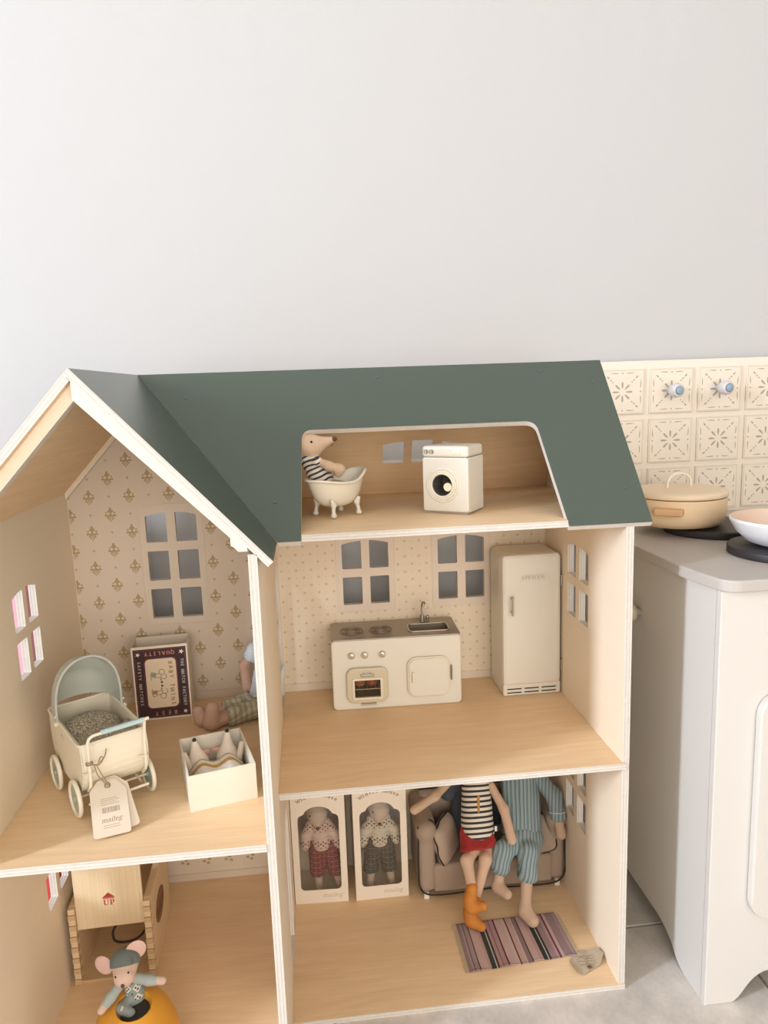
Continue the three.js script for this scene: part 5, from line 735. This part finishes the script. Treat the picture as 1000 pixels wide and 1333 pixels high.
  B('zip_tab', rbox(0.0042, 0.026, 0.0018, 0.0008, 0, 0, 0).rotateX(-0.34).rotateZ(-0.08).translate(0.3025, 0.1645, -0.2040), cloth(0xb98a4a), 'ochre tab'); B('side_label', rbox(0.004, 0.009, 0.001, 0.0004, 0.3295, 0.121, -0.2), white, 'white care label');
  B('red_shorts', net(grow(within(flesh([[[0.2985, 0.1100, -0.2050], [0.2985, 0.1000, -0.1950], 0.0275, 0.0265], [[0.2905, 0.0980, -0.192], [0.2795, 0.0950, -0.1765], 0.0190, 0.0155], [[0.3105, 0.0960, -0.192], [0.3070, 0.0930, -0.1765], 0.0190, 0.0155]], 0.008), [0, 1, 0.35, 0.0505], [0.05, -0.9, 0.40, -0.1490]), 0, 0.0004, 300), [0.258, 0.068, -0.240], [0.342, 0.142, -0.152], 0.002), cloth(0xa8322f, { sheen: 0.5 }));
  const boot = (p, q, h2, toe) => B('orange_boot', bodyNet([[p, q, 0.0088, 0.0086], [q, h2, 0.0098, 0.0098], [h2, toe, 0.0100, 0.0072]], 0.0017, 0.006), flatC(0xc47a2e, 0.7));
  boot([0.2752, 0.0660, -0.1385], [0.2700, 0.0520, -0.1310], [0.2720, 0.0440, -0.1260], [0.2870, 0.0500, -0.1170]);
  boot([0.2830, 0.0390, -0.1480], [0.2720, 0.0240, -0.1400], [0.2730, 0.0150, -0.1330], [0.2855, 0.0120, -0.1210]);
  // pyjama doll
  const p = thing('cloth_doll', 'cloth doll in blue striped pyjamas with bare feet', 'cloth doll', [0.385, 0.10, -0.22]);
  const P = (nm, g, m, l) => addW(nm, g, m, p, l);
  const pt = [[[0.3790, 0.0920, -0.2200], [0.3900, 0.1820, -0.2520], 0.020, 0.019]], pl = [[[0.3620, 0.0980, -0.200], [0.3360, 0.0960, -0.1780], 0.012, 0.0105], [[0.3360, 0.0960, -0.1780], [0.3220, 0.0520, -0.1620], 0.0092, 0.0082], [[0.3215, 0.0475, -0.1590], [0.3315, 0.0455, -0.1430], 0.0105, 0.0080]], pr = [[[0.3920, 0.0960, -0.200], [0.3760, 0.0920, -0.1740], 0.012, 0.0105], [[0.3760, 0.0920, -0.1740], [0.3590, 0.0260, -0.1380], 0.0100, 0.0088], [[0.3585, 0.0190, -0.1345], [0.3655, 0.0135, -0.1200], 0.0118, 0.0098]];
  const pa = [[[0.4110, 0.1830, -0.2450], [0.4330, 0.1560, -0.2230], 0.0085, 0.0080], [[0.4330, 0.1560, -0.2230], [0.4370, 0.1020, -0.1960], 0.0080, 0.0082]], pa2 = [[[0.369, 0.182, -0.250], [0.356, 0.150, -0.240], 0.008, 0.008]];
  P('body', bodyNet([...pl, ...pr, ...pa, ...pa2, [pt[0][0], pt[0][1], 0.016, 0.015], [[0.391, 0.19, -0.254], [0.392, 0.205, -0.254], 0.0095, 0.0095], [[0.392, 0.218, -0.252], [0.392, 0.238, -0.248], 0.019, 0.021]], 0.002, 0.006), cloth(0xc4a68b));
  const pj = canvasTex(256, 32, (g, a, h) => { g.fillStyle = '#8d9d9e'; g.fillRect(0, 0, a, h); g.fillStyle = '#5f7176'; for (const x of [0, 64, 128, 192]) g.fillRect(x, 0, 14, h); g.fillStyle = '#b3bdb8'; for (const x of [34, 98, 162, 226]) g.fillRect(x, 0, 6, h); g.fillStyle = '#74868a'; for (const x of [48, 176]) g.fillRect(x, 0, 8, h); }, [0, 0, 0.024, 0.02]), pjm = clothMap(pj);
  P('pyjama_top', net(grow(flesh([[[0.3800, 0.1080, -0.2210], [0.3895, 0.1780, -0.2515], 0.0310, 0.0265], [[0.3610, 0.1080, -0.2180], [0.3665, 0.1700, -0.247], 0.0180, 0.0165]], 0.008), 0, 0.0009, 130), [0.332, 0.072, -0.290], [0.422, 0.212, -0.178], 0.0021, (x, y, z) => [x - y * 0.12, y]), pjm);
  P('pyjama_sleeve', net(grow(within(flesh([[pa[0][0], pa[0][1], 0.0135, 0.0128], [pa[1][0], [0.4362, 0.1230, -0.2070], 0.0128, 0.0135]], 0.006), [0, -1, 0.12, -0.1490]), 0, 0.0006, 170), [0.392, 0.112, -0.268], [0.4492, 0.204, -0.186], 0.0019, (x, y, z) => [x + z * 0.4, y]), pjm);
  P('cuff_piping', T(new THREE.TorusGeometry(0.0134, 0.0009, 6, 36).rotateX(Math.PI / 2 - 0.35), 0.4355, 0.1335, -0.2115), cloth(0xe3dccb), 'white cuff piping');
  P('pyjama_trousers', net(grow(within(flesh([[[0.3790, 0.0950, -0.2150], [0.3780, 0.0980, -0.2050], 0.0250, 0.0240], [pl[0][0], pl[0][1], 0.0170, 0.0150], [pl[1][0], [0.3290, 0.0760, -0.1710], 0.0150, 0.0160], [pr[0][0], pr[0][1], 0.0170, 0.0150], [pr[1][0], [0.3690, 0.0640, -0.1590], 0.0150, 0.0165]], 0.007), [0, -1, -0.22, -0.0250]), 0, 0.0009, 140), [0.305, 0.045, -0.250], [0.412, 0.125, -0.130], 0.0019, (x, y, z) => [x - y * 0.35, z + y]), pjm);
}
{
  const r = thing('toy_rug', 'striped pink, black and cream woven rug with fringed ends', 'rug', [0.33, 0.0002, -0.099]);
  const rt = canvasTex(1024, 64, (g, a, h) => {
    let x = 0; const seq = [['#a5868a', 26], ['#bdaea9', 12], ['#8d6b71', 10], ['#b59c97', 30], ['#54403e', 8], ['#dcb9ae', 60], ['#cfa8a0', 20], ['#3a403d', 34], ['#d9cdb8', 10], ['#2f3533', 14], ['#c79b96', 24], ['#ad6f74', 10], ['#bda09b', 30], ['#7b2f3d', 12], ['#e0c0b6', 56], ['#e2c8bd', 24], ['#6b3a35', 10], ['#dfb7ac', 38], ['#e3cfc4', 10], ['#a28383', 30], ['#5c4a48', 10], ['#dfbcb2', 50], ['#d3aca3', 26], ['#2f3533', 32], ['#d9cdb8', 9], ['#2f3533', 16], ['#ae8e91', 46], ['#c3aaa8', 20], ['#8f2f43', 14], ['#d8c3bb', 22], ['#ae8e91', 60], ['#bda2a2', 30]];
    const tot = seq.reduce((q, c) => q + c[1], 0); for (const [c, w] of seq) { const q = w / tot * a; g.fillStyle = c; g.fillRect(x, 0, q + 1, h); for (let i = 0; i < q; i += 5) { g.fillStyle = i % 10 ? 'rgba(255,240,230,0.16)' : 'rgba(40,20,20,0.14)'; g.fillRect(x + i, 0, 2, h); } x += q; }
  });
  const nx = 60, nz = 24, A = [0.2502, -0.1443], Bq = [0.4082, -0.1471], Cq = [0.4125, -0.0572], D = [0.2506, -0.0475], pos = [], uv = [], idx = [];
  const P = (u, v) => { const x = (A[0] * (1 - u) + Bq[0] * u) * (1 - v) + (D[0] * (1 - u) + Cq[0] * u) * v, z = (A[1] * (1 - u) + Bq[1] * u) * (1 - v) + (D[1] * (1 - u) + Cq[1] * u) * v; const edge2 = Math.max(0, v - 0.8) * 0.012 * Math.sin(u * 22) + 0.0022 * Math.exp(-((u - 0.78) ** 2) / 0.004) * Math.max(0, v - 0.75) * 4; return [x, 0.0023 + 0.0006 * Math.sin(u * 14 + 1) * Math.sin(v * 6) + Math.max(0, edge2), z]; };
  for (let j = 0; j <= nz; j++) for (let i = 0; i <= nx; i++) { pos.push(...P(i / nx, j / nz)); uv.push(i / nx, j / nz); } const n0 = pos.length / 3; for (let j = 0; j <= nz; j++) for (let i = 0; i <= nx; i++) { const q = P(i / nx, j / nz); pos.push(q[0], q[1] - 0.0016, q[2]); uv.push(i / nx, j / nz); }
  const at = (j, i) => j * (nx + 1) + i; for (let j = 0; j < nz; j++) for (let i = 0; i < nx; i++) { const a = at(j, i), b = at(j, i + 1), c = at(j + 1, i), d = at(j + 1, i + 1); idx.push(a, c, b, b, c, d, a + n0, b + n0, c + n0, b + n0, d + n0, c + n0); }
  for (let i = 0; i < nx; i++) for (const j of [0, nz]) { const a = at(j, i), b = at(j, i + 1); idx.push(a, b, a + n0, b, b + n0, a + n0); }
  for (let j = 0; j < nz; j++) for (const i of [0, nx]) { const a = at(j, i), b = at(j + 1, i); idx.push(a, b, a + n0, b, b + n0, a + n0); }
  const g = new THREE.BufferGeometry(); g.setAttribute('position', new THREE.Float32BufferAttribute(pos, 3)); g.setAttribute('uv', new THREE.Float32BufferAttribute(uv, 2)); g.setIndex(idx); g.computeVertexNormals();
  addW('weave', g, new THREE.MeshStandardMaterial({ map: rt, roughness: 0.95, side: THREE.DoubleSide, bumpMap: linenBump, bumpScale: 0.0005 }), r);
  for (const u of [0, 1]) { const fr = []; for (let i = 0; i <= 62; i++) { const q = P(u, i / 62), s = u ? 1 : -1; fr.push(tube([[q[0], q[1] - 0.0006, q[2]], [q[0] + s * 0.003, 0.0014, q[2] + 0.0005 * (rnd() - 0.5)], [q[0] + s * (0.0055 + rnd() * 0.002), 0.0009, q[2] + 0.002 * (rnd() - 0.5)]], 0.0005, 4, 4)); } const f = addW('fringe', mergeGeometries(fr), cloth(0xdcc6a0), r, 'cream fringe'); f.userData.kind = 'stuff'; }
  // paper tag lying by the rug
  const tg = thing('hang_tag', 'crumpled beige paper tag lying by the rug corner', 'tag', [0.424, 0.0003, -0.042]);
  const tt = canvasTex(256, 256, (c, a) => { c.fillStyle = '#b9a88f'; c.fillRect(0, 0, a, a); c.strokeStyle = '#7b6a55'; c.lineWidth = 4; for (let i = 0; i < 4; i++) { c.beginPath(); c.moveTo(60, 70 + i * 26); for (let k = 0; k < 8; k++) c.lineTo(70 + k * 16, 70 + i * 26 + (rnd() - 0.5) * 22); c.stroke(); } });
  const out = [[0.3975, -0.0465], [0.4065, -0.0585], [0.4265, -0.0655], [0.4440, -0.0600], [0.4490, -0.0470], [0.4385, -0.0330], [0.4200, -0.0255], [0.4080, -0.0195], [0.4005, -0.0230], [0.3985, -0.0330]], c0 = [0.4225, -0.043], tp = [], ti = [], tu = [], n2 = 10, m2 = 6;
  const hgt = (x, z) => 0.0016 + 0.0085 * Math.max(0, (x - 0.430) / 0.019) ** 1.5 + 0.0035 * Math.max(0, (0.409 - x) / 0.01) * Math.max(0, (z + 0.045) / 0.02) + 0.0008 * Math.sin(x * 260);
  for (let j = 0; j <= m2; j++) for (let i = 0; i < n2 * 4; i++) { const k = i / 4, a = out[Math.floor(k)], b = out[(Math.floor(k) + 1) % n2], fx = k % 1, x = c0[0] + ((a[0] + (b[0] - a[0]) * fx) - c0[0]) * j / m2, z = c0[1] + ((a[1] + (b[1] - a[1]) * fx) - c0[1]) * j / m2; tp.push(x, hgt(x, z), z); tu.push((x - 0.396) / 0.055, 1 - (z + 0.067) / 0.05); }
  const N4 = n2 * 4; for (let j = 0; j < m2; j++) for (let i = 0; i < N4; i++) { const a = j * N4 + i, b = j * N4 + (i + 1) % N4; ti.push(a, b, a + N4, b, b + N4, a + N4); }
  const base = tp.length / 3; for (let i = 0; i < base; i++) { tp.push(tp[3 * i], tp[3 * i + 1] - 0.0005, tp[3 * i + 2]); tu.push(tu[2 * i], tu[2 * i + 1]); } const cnt = ti.length; for (let i = 0; i < cnt; i += 3) ti.push(ti[i] + base, ti[i + 2] + base, ti[i + 1] + base); for (let i = 0; i < N4; i++) { const a = m2 * N4 + i, b = m2 * N4 + (i + 1) % N4; ti.push(a, b, a + base, b, b + base, a + base); }
  const tgeo = new THREE.BufferGeometry(); tgeo.setAttribute('position', new THREE.Float32BufferAttribute(tp, 3)); tgeo.setAttribute('uv', new THREE.Float32BufferAttribute(tu, 2)); tgeo.setIndex(ti); tgeo.computeVertexNormals();
  addW('card', tgeo, new THREE.MeshStandardMaterial({ map: tt, roughness: 0.9, side: THREE.DoubleSide }), tg); addW('eyelet', T(new THREE.TorusGeometry(0.0024, 0.0008, 8, 20).rotateX(Math.PI / 2), 0.4215, 0.0030, -0.0310), flatC(0x7d6e5a, 0.4, { metalness: 0.7 }), tg);
}
renderer.render(scene, camera);
